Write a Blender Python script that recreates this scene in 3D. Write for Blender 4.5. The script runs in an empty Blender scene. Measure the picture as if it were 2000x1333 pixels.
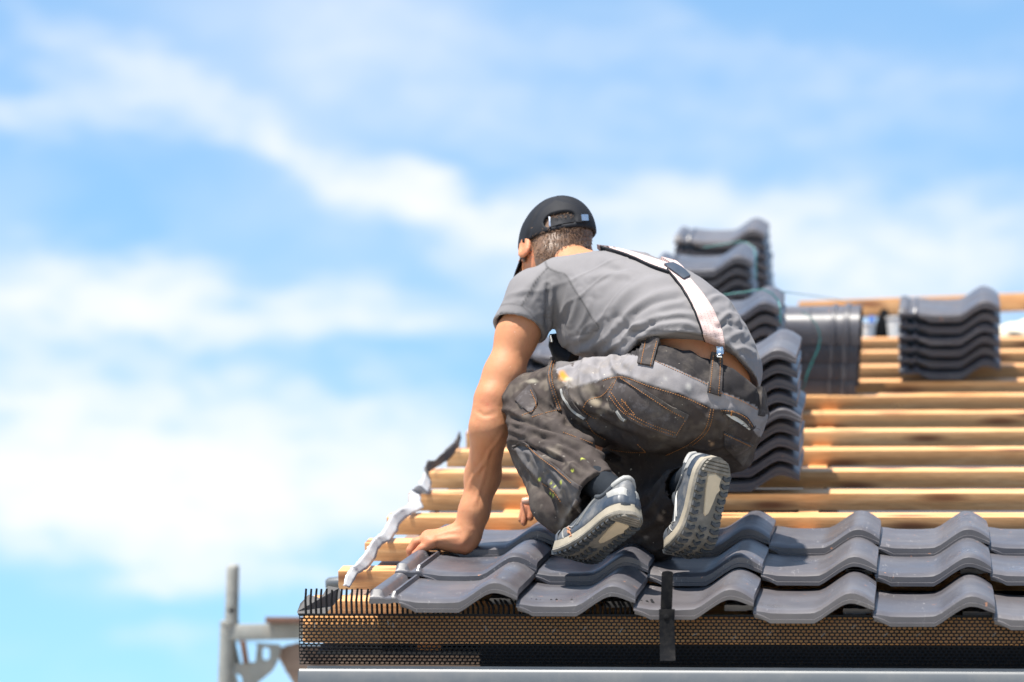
import bpy, bmesh, math, random
import numpy as np
from mathutils import Vector, Matrix, noise as mnoise
from mathutils.bvhtree import BVHTree

random.seed(7)
rng = np.random.default_rng(7)
scene = bpy.context.scene
COL = scene.collection

# ------------------------------------------------------------------ camera, sky, sun, exposure
TH = math.radians(13.0)                       # roof pitch
CT, ST = math.cos(TH), math.sin(TH)
S = 0.345                                     # batten gauge
TW = 0.245                                    # tile cover width


def W(x, v, n):
    """roof frame (along eaves, up the slope, off the slope) -> world"""
    return Vector((x, v * CT - n * ST, v * ST + n * CT))


def _basis(yaw, pit, rol):
    cy, sy, cp, sp = math.cos(yaw), math.sin(yaw), math.cos(pit), math.sin(pit)
    F = Vector((-sy * cp, cy * cp, sp))
    R = Vector((cy, sy, 0.0))
    U = R.cross(F)
    c, s = math.cos(rol), math.sin(rol)
    r, u = c * R + s * U, c * U - s * R
    return [W(*r), W(*u), W(*F)]


FPX = 6939.8
CR, CU, CF = _basis(0.119939, -0.124218, -0.0215158)
CP = W(1.118734, -8.543233, 1.511002)
cam_d = bpy.data.cameras.new('camera')
cam = bpy.data.objects.new('camera', cam_d)
COL.objects.link(cam)
cam.matrix_world = Matrix(((CR.x, CU.x, -CF.x, CP.x), (CR.y, CU.y, -CF.y, CP.y), (CR.z, CU.z, -CF.z, CP.z), (0, 0, 0, 1)))
cam_d.sensor_width = 36.0
cam_d.lens = FPX / 2000 * 36.0
cam_d.clip_end = 4000
cam_d.dof.use_dof = True
cam_d.dof.focus_distance = 7.72
cam_d.dof.aperture_fstop = 3.0
cam_d.dof.aperture_blades = 9
scene.camera = cam

SUN = Vector((-0.22, -0.23, 0.95)).normalized()
sun_el = math.asin(SUN.z)
sun_d = bpy.data.lights.new('sun', 'SUN')
sun_d.energy = 4.2
sun_d.angle = math.radians(1.2)
sun_d.color = (1.0, 0.95, 0.87)
sun = bpy.data.objects.new('sun', sun_d)
COL.objects.link(sun)
sun.rotation_euler = SUN.to_track_quat('Z', 'Y').to_euler()
sun.location = (-5, -5, 8)

scene.view_settings.view_transform = 'Standard'
scene.view_settings.look = 'None'
scene.view_settings.exposure = 1.36
scene.view_settings.gamma = 1.0
scene.view_settings.use_curve_mapping = False


def px_dir(px, py):
    return (CF + CR * ((px - 1000) / FPX) - CU * ((py - 666.5) / FPX)).normalized()


world = bpy.data.worlds.new('World')
scene.world = world
world.use_nodes = True


def build_world():
    nt = world.node_tree
    N, L = nt.nodes, nt.links
    N.clear()
    out = N.new('ShaderNodeOutputWorld')
    bg = N.new('ShaderNodeBackground')
    bg.inputs['Strength'].default_value = 0.1
    L.new(bg.outputs[0], out.inputs[0])
    sky = N.new('ShaderNodeTexSky')
    sky.sky_type = 'NISHITA'
    sky.sun_disc = False
    sky.sun_elevation = sun_el
    sky.sun_rotation = math.atan2(SUN.x, SUN.y)
    sky.air_density = 0.9
    sky.dust_density = 0.0
    sky.ozone_density = 2.0

    def val(v):
        n = N.new('ShaderNodeValue'); n.outputs[0].default_value = v; return n.outputs[0]

    def m(op, a, b=None, c=None, clamp=False):
        n = N.new('ShaderNodeMath'); n.operation = op; n.use_clamp = clamp
        for i, x in enumerate((a, b, c)):
            if x is None: continue
            if isinstance(x, (int, float)): n.inputs[i].default_value = x
            else: L.new(x, n.inputs[i])
        return n.outputs[0]
    tc = N.new('ShaderNodeTexCoord')
    sep = N.new('ShaderNodeSeparateXYZ')
    L.new(tc.outputs['Generated'], sep.inputs[0])
    az = m('ARCTAN2', sep.outputs[0], sep.outputs[1])
    el = m('ARCSINE', sep.outputs[2])
    comb = N.new('ShaderNodeCombineXYZ')
    L.new(m('MULTIPLY', az, 22.0), comb.inputs[0])
    L.new(m('MULTIPLY', el, 46.0), comb.inputs[1])
    warp = N.new('ShaderNodeTexNoise'); warp.inputs['Scale'].default_value = 1.1; warp.inputs['Detail'].default_value = 4
    L.new(comb.outputs[0], warp.inputs['Vector'])
    wsep = N.new('ShaderNodeSeparateColor'); L.new(warp.outputs['Color'], wsep.inputs[0])
    azw = m('ADD', az, m('MULTIPLY', m('SUBTRACT', wsep.outputs[0], 0.5), 0.05))
    elw = m('ADD', el, m('MULTIPLY', m('SUBTRACT', wsep.outputs[1], 0.5), 0.036))
    blobs = [  # px, py, half width, half height, slope, strength
        (250, 860, 420, 92, 0.02, 1.35), (430, 960, 330, 80, 0.0, 1.1), (120, 970, 330, 90, 0, 1.05), (640, 800, 130, 40, 0.1, .3),
        (170, 590, 270, 62, 0.03, .95), (520, 620, 300, 42, 0.04, .62), (60, 640, 170, 60, 0, .5), (780, 640, 160, 30, 0, .25),
        (110, 205, 190, 42, 0.05, .46), (250, 120, 150, 40, 0.35, .26), (430, 215, 210, 42, 0.3, .32), (640, 320, 180, 34, 0.35, .34),
        (790, 375, 190, 40, 0.3, .78), (930, 460, 160, 46, 0.3, .66), (1010, 540, 110, 50, .2, .4),
        (1290, 430, 250, 62, 0.05, .62), (1620, 440, 300, 70, -0.05, .46), (1850, 520, 300, 62, 0, .55), (1600, 560, 300, 45, 0, .4),
        (400, 1105, 170, 26, 0.12, .6), (560, 1140, 130, 20, 0, .3), (850, 900, 110, 90, 0, .32), (330, 1230, 90, 22, 0, .22),
        (1150, 90, 500, 40, 0.1, .16), (1750, 200, 260, 90, 0, .14), (760, 130, 240, 60, .3, .2), (1250, 260, 300, 60, 0, .16),
    ]
    tot = None
    for (px, py, hw, hh, sl, st) in blobs:
        d = px_dir(px, py)
        a0, e0 = math.atan2(d.x, d.y), math.asin(d.z)
        da = m('SUBTRACT', azw, a0)
        de = m('ADD', m('SUBTRACT', elw, e0), m('MULTIPLY', da, sl))
        qa = m('MULTIPLY', da, FPX / (hw * 1.25)); qe = m('MULTIPLY', de, FPX / (hh * 1.25))
        q = m('ADD', m('MULTIPLY', qa, qa), m('MULTIPLY', qe, qe))
        g = m('MULTIPLY', m('EXPONENT', m('MULTIPLY', m('POWER', q, 1.5), -0.75)), st)
        tot = g if tot is None else m('ADD', tot, g)
    wn = N.new('ShaderNodeTexNoise'); wn.inputs['Scale'].default_value = 2.7; wn.inputs['Detail'].default_value = 8; wn.inputs['Roughness'].default_value = .55
    L.new(comb.outputs[0], wn.inputs['Vector'])
    c3 = N.new('ShaderNodeVectorMath'); c3.operation = 'MULTIPLY'; c3.inputs[1].default_value = (3.2, 3.2, 5.0)
    L.new(tc.outputs['Generated'], c3.inputs[0])
    gn = N.new('ShaderNodeTexNoise'); gn.inputs['Scale'].default_value = 1.6; gn.inputs['Detail'].default_value = 5
    L.new(c3.outputs[0], gn.inputs['Vector'])
    general = m('MULTIPLY', m('SUBTRACT', gn.outputs['Fac'], 0.46), 1.7, clamp=True)     # thin cloud all round the sky
    tex = m('ADD', m('MULTIPLY', wn.outputs['Fac'], 2.6), -0.32)
    cover = m('MULTIPLY', m('MULTIPLY', tot, 0.86), tex)
    # soft shoulder instead of a hard clip
    soft = m('SUBTRACT', 1.0, m('EXPONENT', m('MULTIPLY', m('ADD', cover, general), -1.45)))
    veil = m('ADD', m('MULTIPLY', soft, 0.84), 0.15, clamp=True)
    # the far horizon keeps the blue of the sky a few degrees up
    lift = N.new('ShaderNodeCombineXYZ')
    L.new(sep.outputs[0], lift.inputs[0]); L.new(sep.outputs[1], lift.inputs[1])
    L.new(m('ADD', m('MULTIPLY', m('MAXIMUM', sep.outputs[2], 0.0), 0.86), 0.17), lift.inputs[2])
    nrm = N.new('ShaderNodeVectorMath'); nrm.operation = 'NORMALIZE'
    L.new(lift.outputs[0], nrm.inputs[0]); L.new(nrm.outputs[0], sky.inputs[0])
    hs = N.new('ShaderNodeHueSaturation'); hs.inputs['Saturation'].default_value = 1.16; hs.inputs['Value'].default_value = 0.84
    L.new(sky.outputs[0], hs.inputs['Color'])
    mix = N.new('ShaderNodeMix'); mix.data_type = 'RGBA'
    L.new(veil, mix.inputs['Factor'])
    tint = N.new('ShaderNodeMix'); tint.data_type = 'RGBA'; tint.blend_type = 'MULTIPLY'; tint.inputs['Factor'].default_value = 1.0
    tint.inputs[7].default_value = (.83, 1.10, 1.06, 1)
    L.new(hs.outputs[0], tint.inputs[6])
    L.new(tint.outputs[2], mix.inputs[6])
    mix.inputs[7].default_value = (4.1, 4.15, 4.2, 1)
    L.new(mix.outputs[2], bg.inputs['Color'])


build_world()

# ------------------------------------------------------------------ helpers


def unproj(px, py, d):
    return CP + CF * d + CR * ((px - 1000) / FPX * d) - CU * ((py - 666.5) / FPX * d)


def B(px, py, d):
    return np.array(unproj(px, py, d))


def ray_y(px, py, y0):
    dr = px_dir(px, py)
    return CP + dr * ((y0 - CP.y) / dr.y)


def ray_roof(px, py, n):
    """where the line of sight meets the sheet n above the batten tops"""
    up = Vector((0, -ST, CT))
    dr = px_dir(px, py)
    return CP + dr * ((n - CP.dot(up)) / dr.dot(up))


def depth(p):
    return (Vector(p) - CP).dot(CF)


CPn, CRn, CUn, CFn = (np.array(v) for v in (CP, CR, CU, CF))


def project(P):
    d = P - CPn
    z = d @ CFn
    return np.stack([1000 + FPX * (d @ CRn) / z, 666.5 - FPX * (d @ CUn) / z], -1)


def link(name, me, mat=None, parent=None):
    o = bpy.data.objects.new(name, me)
    COL.objects.link(o)
    if mat is not None and me is not None and not me.materials:
        me.materials.append(mat)
    if parent is not None:
        o.parent = parent
        o.matrix_parent_inverse = parent.matrix_world.inverted()
    return o


def tag(o, label=None, cat=None, group=None, kind=None):
    for k, v in (('label', label), ('category', cat), ('group', group), ('kind', kind)):
        if v: o[k] = v
    return o


def empty(name, loc, label, cat, group=None, rot=None):
    o = bpy.data.objects.new(name, None)
    COL.objects.link(o)
    m = Matrix.Translation(Vector(loc))
    if rot is not None: m = m @ rot.to_4x4()
    o.matrix_world = m
    o.empty_display_size = .05
    return tag(o, label, cat, group)


def mesh_np(name, V, Fq, smooth=True, sharp=None):
    me = bpy.data.meshes.new(name)
    V = np.asarray(V, dtype=np.float32)
    if isinstance(Fq, np.ndarray):
        nf, k = Fq.shape
        me.vertices.add(len(V)); me.vertices.foreach_set('co', V.ravel())
        me.loops.add(nf * k); me.loops.foreach_set('vertex_index', Fq.astype(np.int32).ravel())
        me.polygons.add(nf)
        me.polygons.foreach_set('loop_start', np.arange(0, nf * k, k, dtype=np.int32))
        me.update(calc_edges=True)
        me.validate()
    else:
        me.from_pydata([tuple(map(float, v)) for v in V], [], Fq)
    if smooth:
        me.polygons.foreach_set('use_smooth', np.ones(len(me.polygons), dtype=bool))
        if sharp: me.set_sharp_from_angle(angle=math.radians(sharp))
    me.update()
    return me


class MB:
    """collects boxes, tubes and sheets for ONE mesh"""

    def __init__(self):
        self.v, self.f = [], []

    def add(self, vs, fs):
        o = len(self.v)
        self.v += [tuple(x) for x in vs]
        self.f += [tuple(i + o for i in q) for q in fs]
        return self

    def hexa(self, c):
        return self.add(c, [(0, 3, 2, 1), (4, 5, 6, 7), (0, 1, 5, 4), (1, 2, 6, 5), (2, 3, 7, 6), (3, 0, 4, 7)])

    def box(self, x0, x1, y0, y1, z0, z1, fn=None):
        c = [(x0, y0, z0), (x1, y0, z0), (x1, y1, z0), (x0, y1, z0), (x0, y0, z1), (x1, y0, z1), (x1, y1, z1), (x0, y1, z1)]
        return self.hexa([fn(*p) if fn else p for p in c])

    def tube(self, pts, r, n=8, caps=True):
        pts = [Vector(p) for p in pts]
        rs = r if isinstance(r, (list, tuple)) else [r] * len(pts)
        o = len(self.v)
        ref = None
        for i, p in enumerate(pts):
            t = (pts[min(i + 1, len(pts) - 1)] - pts[max(i - 1, 0)]).normalized()
            if ref is None:
                ref = t.orthogonal().normalized()
            a = (ref - t * ref.dot(t)).normalized(); ref = a
            b = t.cross(a)
            for k in range(n):
                w = 2 * math.pi * k / n
                self.v.append(tuple(p + (a * math.cos(w) + b * math.sin(w)) * rs[i]))
        for i in range(len(pts) - 1):
            for k in range(n):
                k2 = (k + 1) % n
                self.f.append((o + i * n + k, o + i * n + k2, o + (i + 1) * n + k2, o + (i + 1) * n + k))
        if caps:
            self.f.append(tuple(o + k for k in reversed(range(n))))
            self.f.append(tuple(o + (len(pts) - 1) * n + k for k in range(n)))
        return self

    def bar(self, a, b, wv, w, tv, t):
        """straight bar from a to b, w wide along wv, t thick along tv"""
        a, b, wv, tv = Vector(a), Vector(b), Vector(wv).normalized() * w / 2, Vector(tv).normalized() * t / 2
        return self.hexa([a - wv - tv, a + wv - tv, a + wv + tv, a - wv + tv, b - wv - tv, b + wv - tv, b + wv + tv, b - wv + tv])

    def prism(self, poly, off):
        """closed polygon (3-d points) pushed along off"""
        n = len(poly)
        off = Vector(off)
        vs = [Vector(p) for p in poly] + [Vector(p) + off for p in poly]
        return self.add(vs, [tuple(reversed(range(n))), tuple(range(n, 2 * n))] + [(i, (i + 1) % n, n + (i + 1) % n, n + i) for i in range(n)])

    def build(self, name, mat, parent=None, smooth=None, bevel=0):
        me = bpy.data.meshes.new(name)
        bm = bmesh.new()
        vv = [bm.verts.new(p) for p in self.v]
        for f in self.f:
            try: bm.faces.new([vv[i] for i in f])
            except ValueError: pass
        bmesh.ops.recalc_face_normals(bm, faces=bm.faces)
        if bevel:
            bmesh.ops.bevel(bm, geom=[e for e in bm.edges if len(e.link_faces) == 2 and e.calc_face_angle(0) > 0.6], offset=bevel, segments=2, affect='EDGES', profile=.6)
        bm.to_mesh(me); bm.free()
        if smooth or bevel:
            me.polygons.foreach_set('use_smooth', np.ones(len(me.polygons), dtype=bool))
            me.set_sharp_from_angle(angle=math.radians(smooth or 35))
        return link(name, me, mat, parent)


# ------------------------------------------------------------------ materials


class NT:
    def __init__(self, name):
        self.m = bpy.data.materials.new(name)
        self.m.use_nodes = True
        self.n, self.l = self.m.node_tree.nodes, self.m.node_tree.links
        self.p = self.n['Principled BSDF']
        self.tc = self.n.new('ShaderNodeTexCoord')

    def mapping(self, scale=(1, 1, 1), out='Object', rot=(0, 0, 0)):
        m = self.n.new('ShaderNodeMapping')
        m.inputs['Scale'].default_value = scale
        m.inputs['Rotation'].default_value = rot
        self.l.new(self.tc.outputs[out], m.inputs['Vector'])
        return m.outputs[0]

    def noise(self, scale, detail=4, rough=.55, vec=None, dist=0):
        t = self.n.new('ShaderNodeTexNoise')
        t.inputs['Scale'].default_value = scale; t.inputs['Detail'].default_value = detail
        t.inputs['Roughness'].default_value = rough; t.inputs['Distortion'].default_value = dist
        self.l.new(vec if vec is not None else self.tc.outputs['Object'], t.inputs['Vector'])
        return t.outputs['Fac']

    def ramp(self, fac, stops):
        r = self.n.new('ShaderNodeValToRGB')
        e = r.color_ramp.elements
        while len(e) < len(stops): e.new(.5)
        for i, (p, c) in enumerate(stops):
            e[i].position = p
            e[i].color = (c, c, c, 1) if isinstance(c, (int, float)) else (*c, 1)
        self.l.new(fac, r.inputs[0])
        return r.outputs[0]

    def mix(self, fac, a, b, mode='MIX'):
        x = self.n.new('ShaderNodeMix'); x.data_type = 'RGBA'; x.blend_type = mode
        for s, v in ((0, fac), (6, a), (7, b)):
            if isinstance(v, (int, float)): x.inputs[s].default_value = v if s == 0 else (v, v, v, 1)
            elif isinstance(v, tuple): x.inputs[s].default_value = (*v, 1)
            else: self.l.new(v, x.inputs[s])
        return x.outputs[2]

    def math(self, op, a, b):
        x = self.n.new('ShaderNodeMath'); x.operation = op
        for i, v in enumerate((a, b)):
            if isinstance(v, (int, float)): x.inputs[i].default_value = v
            else: self.l.new(v, x.inputs[i])
        return x.outputs[0]

    def attr(self, name):
        a = self.n.new('ShaderNodeAttribute'); a.attribute_name = name
        return a.outputs['Color']

    def rand(self):
        return self.n.new('ShaderNodeObjectInfo').outputs['Random']

    def bump(self, h, strength=.3, dist=.002, prev=None):
        b = self.n.new('ShaderNodeBump')
        b.inputs['Strength'].default_value = strength; b.inputs['Distance'].default_value = dist
        self.l.new(h, b.inputs['Height'])
        if prev is not None: self.l.new(prev, b.inputs['Normal'])
        return b.outputs[0]

    def done(self, color=None, rough=.5, bump=None, spec=None, metal=0, **kw):
        P = self.p.inputs
        if color is not None:
            if isinstance(color, tuple): P['Base Color'].default_value = (*color, 1)
            else: self.l.new(color, P['Base Color'])
        if isinstance(rough, (int, float)): P['Roughness'].default_value = rough
        else: self.l.new(rough, P['Roughness'])
        if bump is not None: self.l.new(bump, P['Normal'])
        if spec is not None: P['Specular IOR Level'].default_value = spec
        P['Metallic'].default_value = metal
        for k, v in kw.items(): P[k.replace('_', ' ')].default_value = v
        return self.m


def mat_tile():
    t = NT('glazed_clay_tile')
    off = t.n.new('ShaderNodeVectorMath'); off.operation = 'ADD'
    ox = t.n.new('ShaderNodeCombineXYZ')
    for i, k in enumerate((31.0, 77.0, 53.0)): t.l.new(t.math('MULTIPLY', t.rand(), k), ox.inputs[i])
    t.l.new(t.tc.outputs['Object'], off.inputs[0]); t.l.new(ox.outputs[0], off.inputs[1])

    class _TC:
        outputs = {'Object': off.outputs[0], 'Generated': t.tc.outputs['Generated']}
    t.tc = _TC
    base = t.mix(t.noise(9, 5), (.040, .040, .050), (.062, .061, .072))
    base = t.mix(t.math('MULTIPLY', t.rand(), .55), base, (.118, .102, .098))
    dust = t.ramp(t.noise(5, 6, .65), [(.46, 0.0), (.74, .55)])
    base = t.mix(dust, base, (.155, .146, .145))
    scr = t.ramp(t.noise(14, 3, .5, t.mapping((9, 1.2, 4), rot=(0, 0, .7)), 1.5), [(.64, 0.0), (.70, .5)])
    scr = t.math('MULTIPLY', scr, t.ramp(t.noise(6, 2), [(.45, 0.0), (.6, 1.0)]))
    base = t.mix(scr, base, (.33, .31, .30))
    chip = t.ramp(t.noise(55, 2, .5), [(.735, 0.0), (.75, 1.0)])
    base = t.mix(t.math('MULTIPLY', chip, .8), base, (.45, .20, .11))
    rough = t.ramp(t.noise(7, 5), [(.3, .25), (.7, .5)])
    b = t.bump(t.noise(38, 4), .12, .0015)
    b = t.bump(t.noise(420, 2), .10, .0004, b)
    return t.done(base, rough, b, .55)


def mat_wood(name, dark, light, knot=True, scale=1.0):
    t = NT(name)
    vec = t.mapping((.55 * scale, 9 * scale, 9 * scale))
    rn = t.n.new('ShaderNodeVectorMath'); rn.operation = 'ADD'
    cx = t.n.new('ShaderNodeCombineXYZ'); t.l.new(t.math('MULTIPLY', t.rand(), 60.0), cx.inputs[0]); t.l.new(t.math('MULTIPLY', t.rand(), 17.0), cx.inputs[1])
    t.l.new(vec, rn.inputs[0]); t.l.new(cx.outputs[0], rn.inputs[1])
    g = t.noise(4.0, 6, .6, rn.outputs[0], 1.2)
    fine = t.noise(34, 4, .6, rn.outputs[0], .4)
    col = t.mix(t.ramp(g, [(.3, 0.0), (.72, 1.0)]), dark, light)
    col = t.mix(t.math('MULTIPLY', t.ramp(fine, [(.35, 1.0), (.58, 0.0)]), .5), col, tuple(c * .62 for c in dark))
    col = t.mix(t.math('MULTIPLY', t.rand(), .28), col, tuple(c * .82 for c in dark))
    if knot:
        sx = t.n.new('ShaderNodeSeparateXYZ'); t.l.new(t.tc.outputs['Object'], sx.inputs[0])
        kc = t.n.new('ShaderNodeCombineXYZ')
        t.l.new(t.math('ADD', t.math('MULTIPLY', sx.outputs[0], 2.6), t.math('MULTIPLY', t.rand(), 91.0)), kc.inputs[0])
        t.l.new(t.math('ADD', t.math('MULTIPLY', t.math('ADD', sx.outputs[2], t.math('MULTIPLY', sx.outputs[1], .8)), 13.0), t.math('MULTIPLY', t.rand(), 37.0)), kc.inputs[1])
        v = t.n.new('ShaderNodeTexVoronoi'); v.voronoi_dimensions = '2D'; v.inputs['Scale'].default_value = 1.0
        t.l.new(kc.outputs[0], v.inputs['Vector'])
        k1 = t.ramp(v.outputs['Distance'], [(.05, 1.0), (.10, .75), (.20, 0.0)])
        col = t.mix(k1, col, (.20, .075, .028))
        k2 = t.ramp(t.noise(1.9, 4, .6, rn.outputs[0], .8), [(.50, 0.0), (.72, .5)])
        col = t.mix(k2, col, (.46, .17, .045))
    b = t.bump(fine, .25, .001)
    return t.done(col, .5, b, .5)


def mat_cloth(name, color=None, attr=None, dusty=.0, sheen=.0, weave=1800, rough=.85, variation=.2, rub=0., crumple=.35):
    t = NT(name)
    base = t.attr(attr) if attr else t.mix(0.0, color, color)
    base = t.mix(t.ramp(t.noise(26, 5, .6), [(.3, variation), (.7, 0.0)]), base, 0.0)
    if dusty:
        d = t.ramp(t.noise(11, 6, .68), [(.50, 0.0), (.80, dusty)])
        base = t.mix(d, base, (.27, .23, .185))
        sp = t.ramp(t.noise(95, 2, .5), [(.72, 0.0), (.75, .8)])
        base = t.mix(t.math('MULTIPLY', sp, t.ramp(t.noise(8, 2), [(.48, 0.0), (.6, 1.0)])), base, (.52, .47, .39))
    if rub:
        base = t.mix(t.ramp(t.noise(40, 4, .7), [(.52, 0.0), (.7, rub)]), base, (.13, .12, .125))
    b = t.bump(t.noise(60, 5, .6), crumple, .0025)
    b = t.bump(t.noise(weave, 1), .2, .0005, b)
    return t.done(base, rough, b, .2, Sheen_Weight=sheen, Sheen_Roughness=.4)


def mat_plain(name, color, rough=.5, var=.2, scale=30, bump=.15, metal=0, spec=.5, dust=0.0, **kw):
    t = NT(name)
    c = t.mix(t.math('MULTIPLY', t.noise(scale, 5, .6), var * 1.6), color, tuple(x * .45 for x in color))
    if dust:
        c = t.mix(t.ramp(t.noise(scale * .7, 6, .7), [(.45, 0.0), (.72, dust)]), c, (.36, .32, .27))
    b = t.bump(t.noise(scale * 3, 4), bump, .001)
    return t.done(c, rough, b, spec, metal, **kw)


def mat_skin():
    t = NT('skin')
    base = t.mix(t.noise(16, 5, .6), (.365, .155, .07), (.51, .24, .125))
    base = t.mix(t.ramp(t.noise(70, 4, .6), [(.45, 0.0), (.75, .35)]), base, (.42, .15, .09))
    base = t.mix(t.attr('Col'), base, (.50, .15, .085))
    d = t.ramp(t.noise(120, 3, .6), [(.70, 0.0), (.76, .4)])
    base = t.mix(d, base, (.62, .52, .42))
    b = t.bump(t.noise(70, 6, .65), .4, .003)
    b = t.bump(t.noise(520, 3, .6), .3, .0005, b)
    m = t.done(base, .58, b, .3, Subsurface_Weight=.12, Subsurface_Scale=.01)
    t.p.inputs['Subsurface Radius'].default_value = (1.0, .35, .2)
    return m


M = {}
M['tile'] = mat_tile()
M['batten'] = mat_wood('batten_wood', (.58, .26, .085), (.84, .52, .255))
M['fascia'] = mat_wood('fascia_wood', (.70, .33, .115), (.82, .46, .18), False)
M['plank'] = mat_wood('old_plank', (.20, .13, .10), (.33, .25, .20), False)
M['underlay'] = mat_plain('underlay_sheet', (.07, .075, .085), .9, .3, 14, spec=.08)
M['membrane'] = mat_plain('membrane_pale', (.50, .51, .53), .9, .25, 22, .9, spec=.1)
M['membrane_dark'] = mat_plain('membrane_dark', (.10, .095, .092), .75, .2, 18, .3)
M['comb'] = mat_plain('black_plastic', (.009, .009, .010), .6, .3, 60, spec=.15)
M['gutter'] = mat_plain('grey_coated_metal', (.075, .084, .094), .42, .12, 12, .05, spec=.5, dust=.12)
M['black_metal'] = mat_plain('black_metal', (.007, .0075, .009), .85, .4, 60, .25, spec=.06, dust=.04)
M['galv'] = mat_plain('galvanised_steel', (.34, .35, .33), .7, .7, 22, .4, metal=.0, dust=.35)
M['rust'] = mat_plain('rusty_steel', (.16, .085, .06), .8, .4, 40)
M['wall'] = mat_plain('render_wall', (.62, .60, .56), .9, .1, 8)
M['ground'] = mat_plain('ground_gravel', (.46, .42, .35), .95, .25, .35, .3)
M['white_plastic'] = mat_plain('white_plastic', (.78, .77, .74), .5, .1, 14)
M['sack'] = mat_plain('pale_sack', (.62, .55, .43), .85, .3, 14, .5)
M['twine'] = mat_plain('green_twine', (.015, .20, .195), .5, .1)
M['skin'] = mat_skin()
M['shirt'] = mat_cloth('grey_jersey', attr='Col', weave=2600, variation=.08, sheen=.05, rough=.75, crumple=.16)
M['trousers'] = mat_cloth('work_cotton', attr='Col', dusty=.28, variation=.25)
M['dark_cotton'] = mat_cloth('dark_cotton', (.046, .040, .039), dusty=.42, variation=.3, rub=.6)
M['pocket'] = mat_cloth('pocket_cotton', (.062, .053, .052), dusty=.45, variation=.35, rub=.7)
M['stitch'] = mat_plain('orange_thread', (.36, .15, .04), .8)
M['cap'] = mat_cloth('black_cap_cloth', (.013, .014, .018), variation=.3, weave=2200, rough=.7, crumple=.06)
M['hair'] = mat_plain('brown_hair', (.17, .098, .060), .5, .5, 160, .5)
M['strand'] = mat_plain('hair_strand', (.24, .145, .092), .45, .3, 60)
M['silver'] = mat_plain('bright_metal', (.72, .73, .75), .22, .1, metal=1.0)
M['leather'] = mat_plain('navy_leather', (.03, .042, .062), .45, .3, 50)
M['shoe'] = mat_plain('shoe_leather', (.05, .062, .080), .55, .3, 35, .4, dust=.4)
M['shoe_mesh'] = mat_cloth('shoe_mesh', (.055, .062, .072), weave=900, dusty=.3)
M['midsole'] = mat_plain('cream_foam', (.31, .27, .205), .8, .4, 45, .5, dust=.35)
M['outsole'] = mat_plain('worn_rubber', (.165, .150, .125), .8, .4, 40, .5, dust=.6)
M['lug'] = mat_plain('dark_rubber', (.045, .052, .06), .65, .3, 60, .4, dust=.22)
M['tan'] = mat_plain('tan_rubber', (.66, .53, .36), .85, .3, 45, .6, dust=.2)
M['reflect'] = mat_plain('pale_trim', (.30, .295, .28), .5, .2, 60)
M['sock'] = mat_cloth('dark_sock', (.012, .016, .022))
M['white_cloth'] = mat_cloth('white_lining', (.55, .55, .53), variation=.2)
M['terracotta'] = mat_plain('terracotta_chip', (.55, .27, .15), .9, .3, 60)
M['eye'] = mat_plain('eye_white', (.8, .78, .75), .2, .05)


def mat_strap():
    t = NT('suspender_elastic')
    uv = t.n.new('ShaderNodeUVMap')
    br = t.n.new('ShaderNodeTexBrick')
    t.l.new(uv.outputs[0], br.inputs['Vector'])
    br.inputs['Color1'].default_value = (.50, .395, .37, 1); br.inputs['Color2'].default_value = (.58, .475, .445, 1)
    br.inputs['Mortar'].default_value = (.22, .15, .14, 1)
    br.inputs['Scale'].default_value = 1.0; br.inputs['Mortar Size'].default_value = .035
    br.inputs['Brick Width'].default_value = 1.15; br.inputs['Row Height'].default_value = .42
    c = t.mix(t.math('MULTIPLY', t.noise(60, 4), .35), br.outputs[0], (.55, .33, .31))
    return t.done(c, .85, t.bump(t.noise(700, 2), .3, .0006), .2)


M['strap'] = mat_strap()

# ------------------------------------------------------------------ ground and house
mb = MB()
mb.add([(-1500, -1500, -5.6), (1500, -1500, -5.6), (1500, 1500, -5.6), (-1500, 1500, -5.6)], [(0, 1, 2, 3)])
tag(mb.build('ground', M['ground']), kind='structure')

XV = -0.214        # verge
XE = 4.2           # far end of the modelled roof
VR = 11.25 * S     # ridge
house = empty('house', W(1.0, -1.2, -.3), 'house under construction, bare battens above the first rows of dark roof tiles', 'house')


def roof_sheet(x0, x1, v0, v1, n0, n1, name, mat):
    return MB().box(x0, x1, v0, v1, n0, n1, lambda a, b, c: W(a, b, c)).build(name, mat, house)


roof_sheet(XV + .02, XE, -1.24, VR, -.075, -.07, 'underlay', M['underlay'])
for i in range(6):
    x = .02 + i * .75
    roof_sheet(x, x + .05, -1.22, VR, -.0699, -.0405, 'counter_batten', M['batten'])
# roof deck and the far slope beyond the ridge
roof_sheet(XV + .06, XE, -1.2, VR, -.13, -.0755, 'roof_deck', M['plank'])
R0 = W(0, VR, -.08)
mb = MB(); mb.hexa([(XV, R0.y, R0.z - .05), (XE, R0.y, R0.z - .05), (XE, R0.y + 4.6, R0.z - 1.15), (XV, R0.y + 4.6, R0.z - 1.15),
                    (XV, R0.y, R0.z), (XE, R0.y, R0.z), (XE, R0.y + 4.6, R0.z - 1.1), (XV, R0.y + 4.6, R0.z - 1.1)])
mb.build('back_slope', M['underlay'], house)

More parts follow.
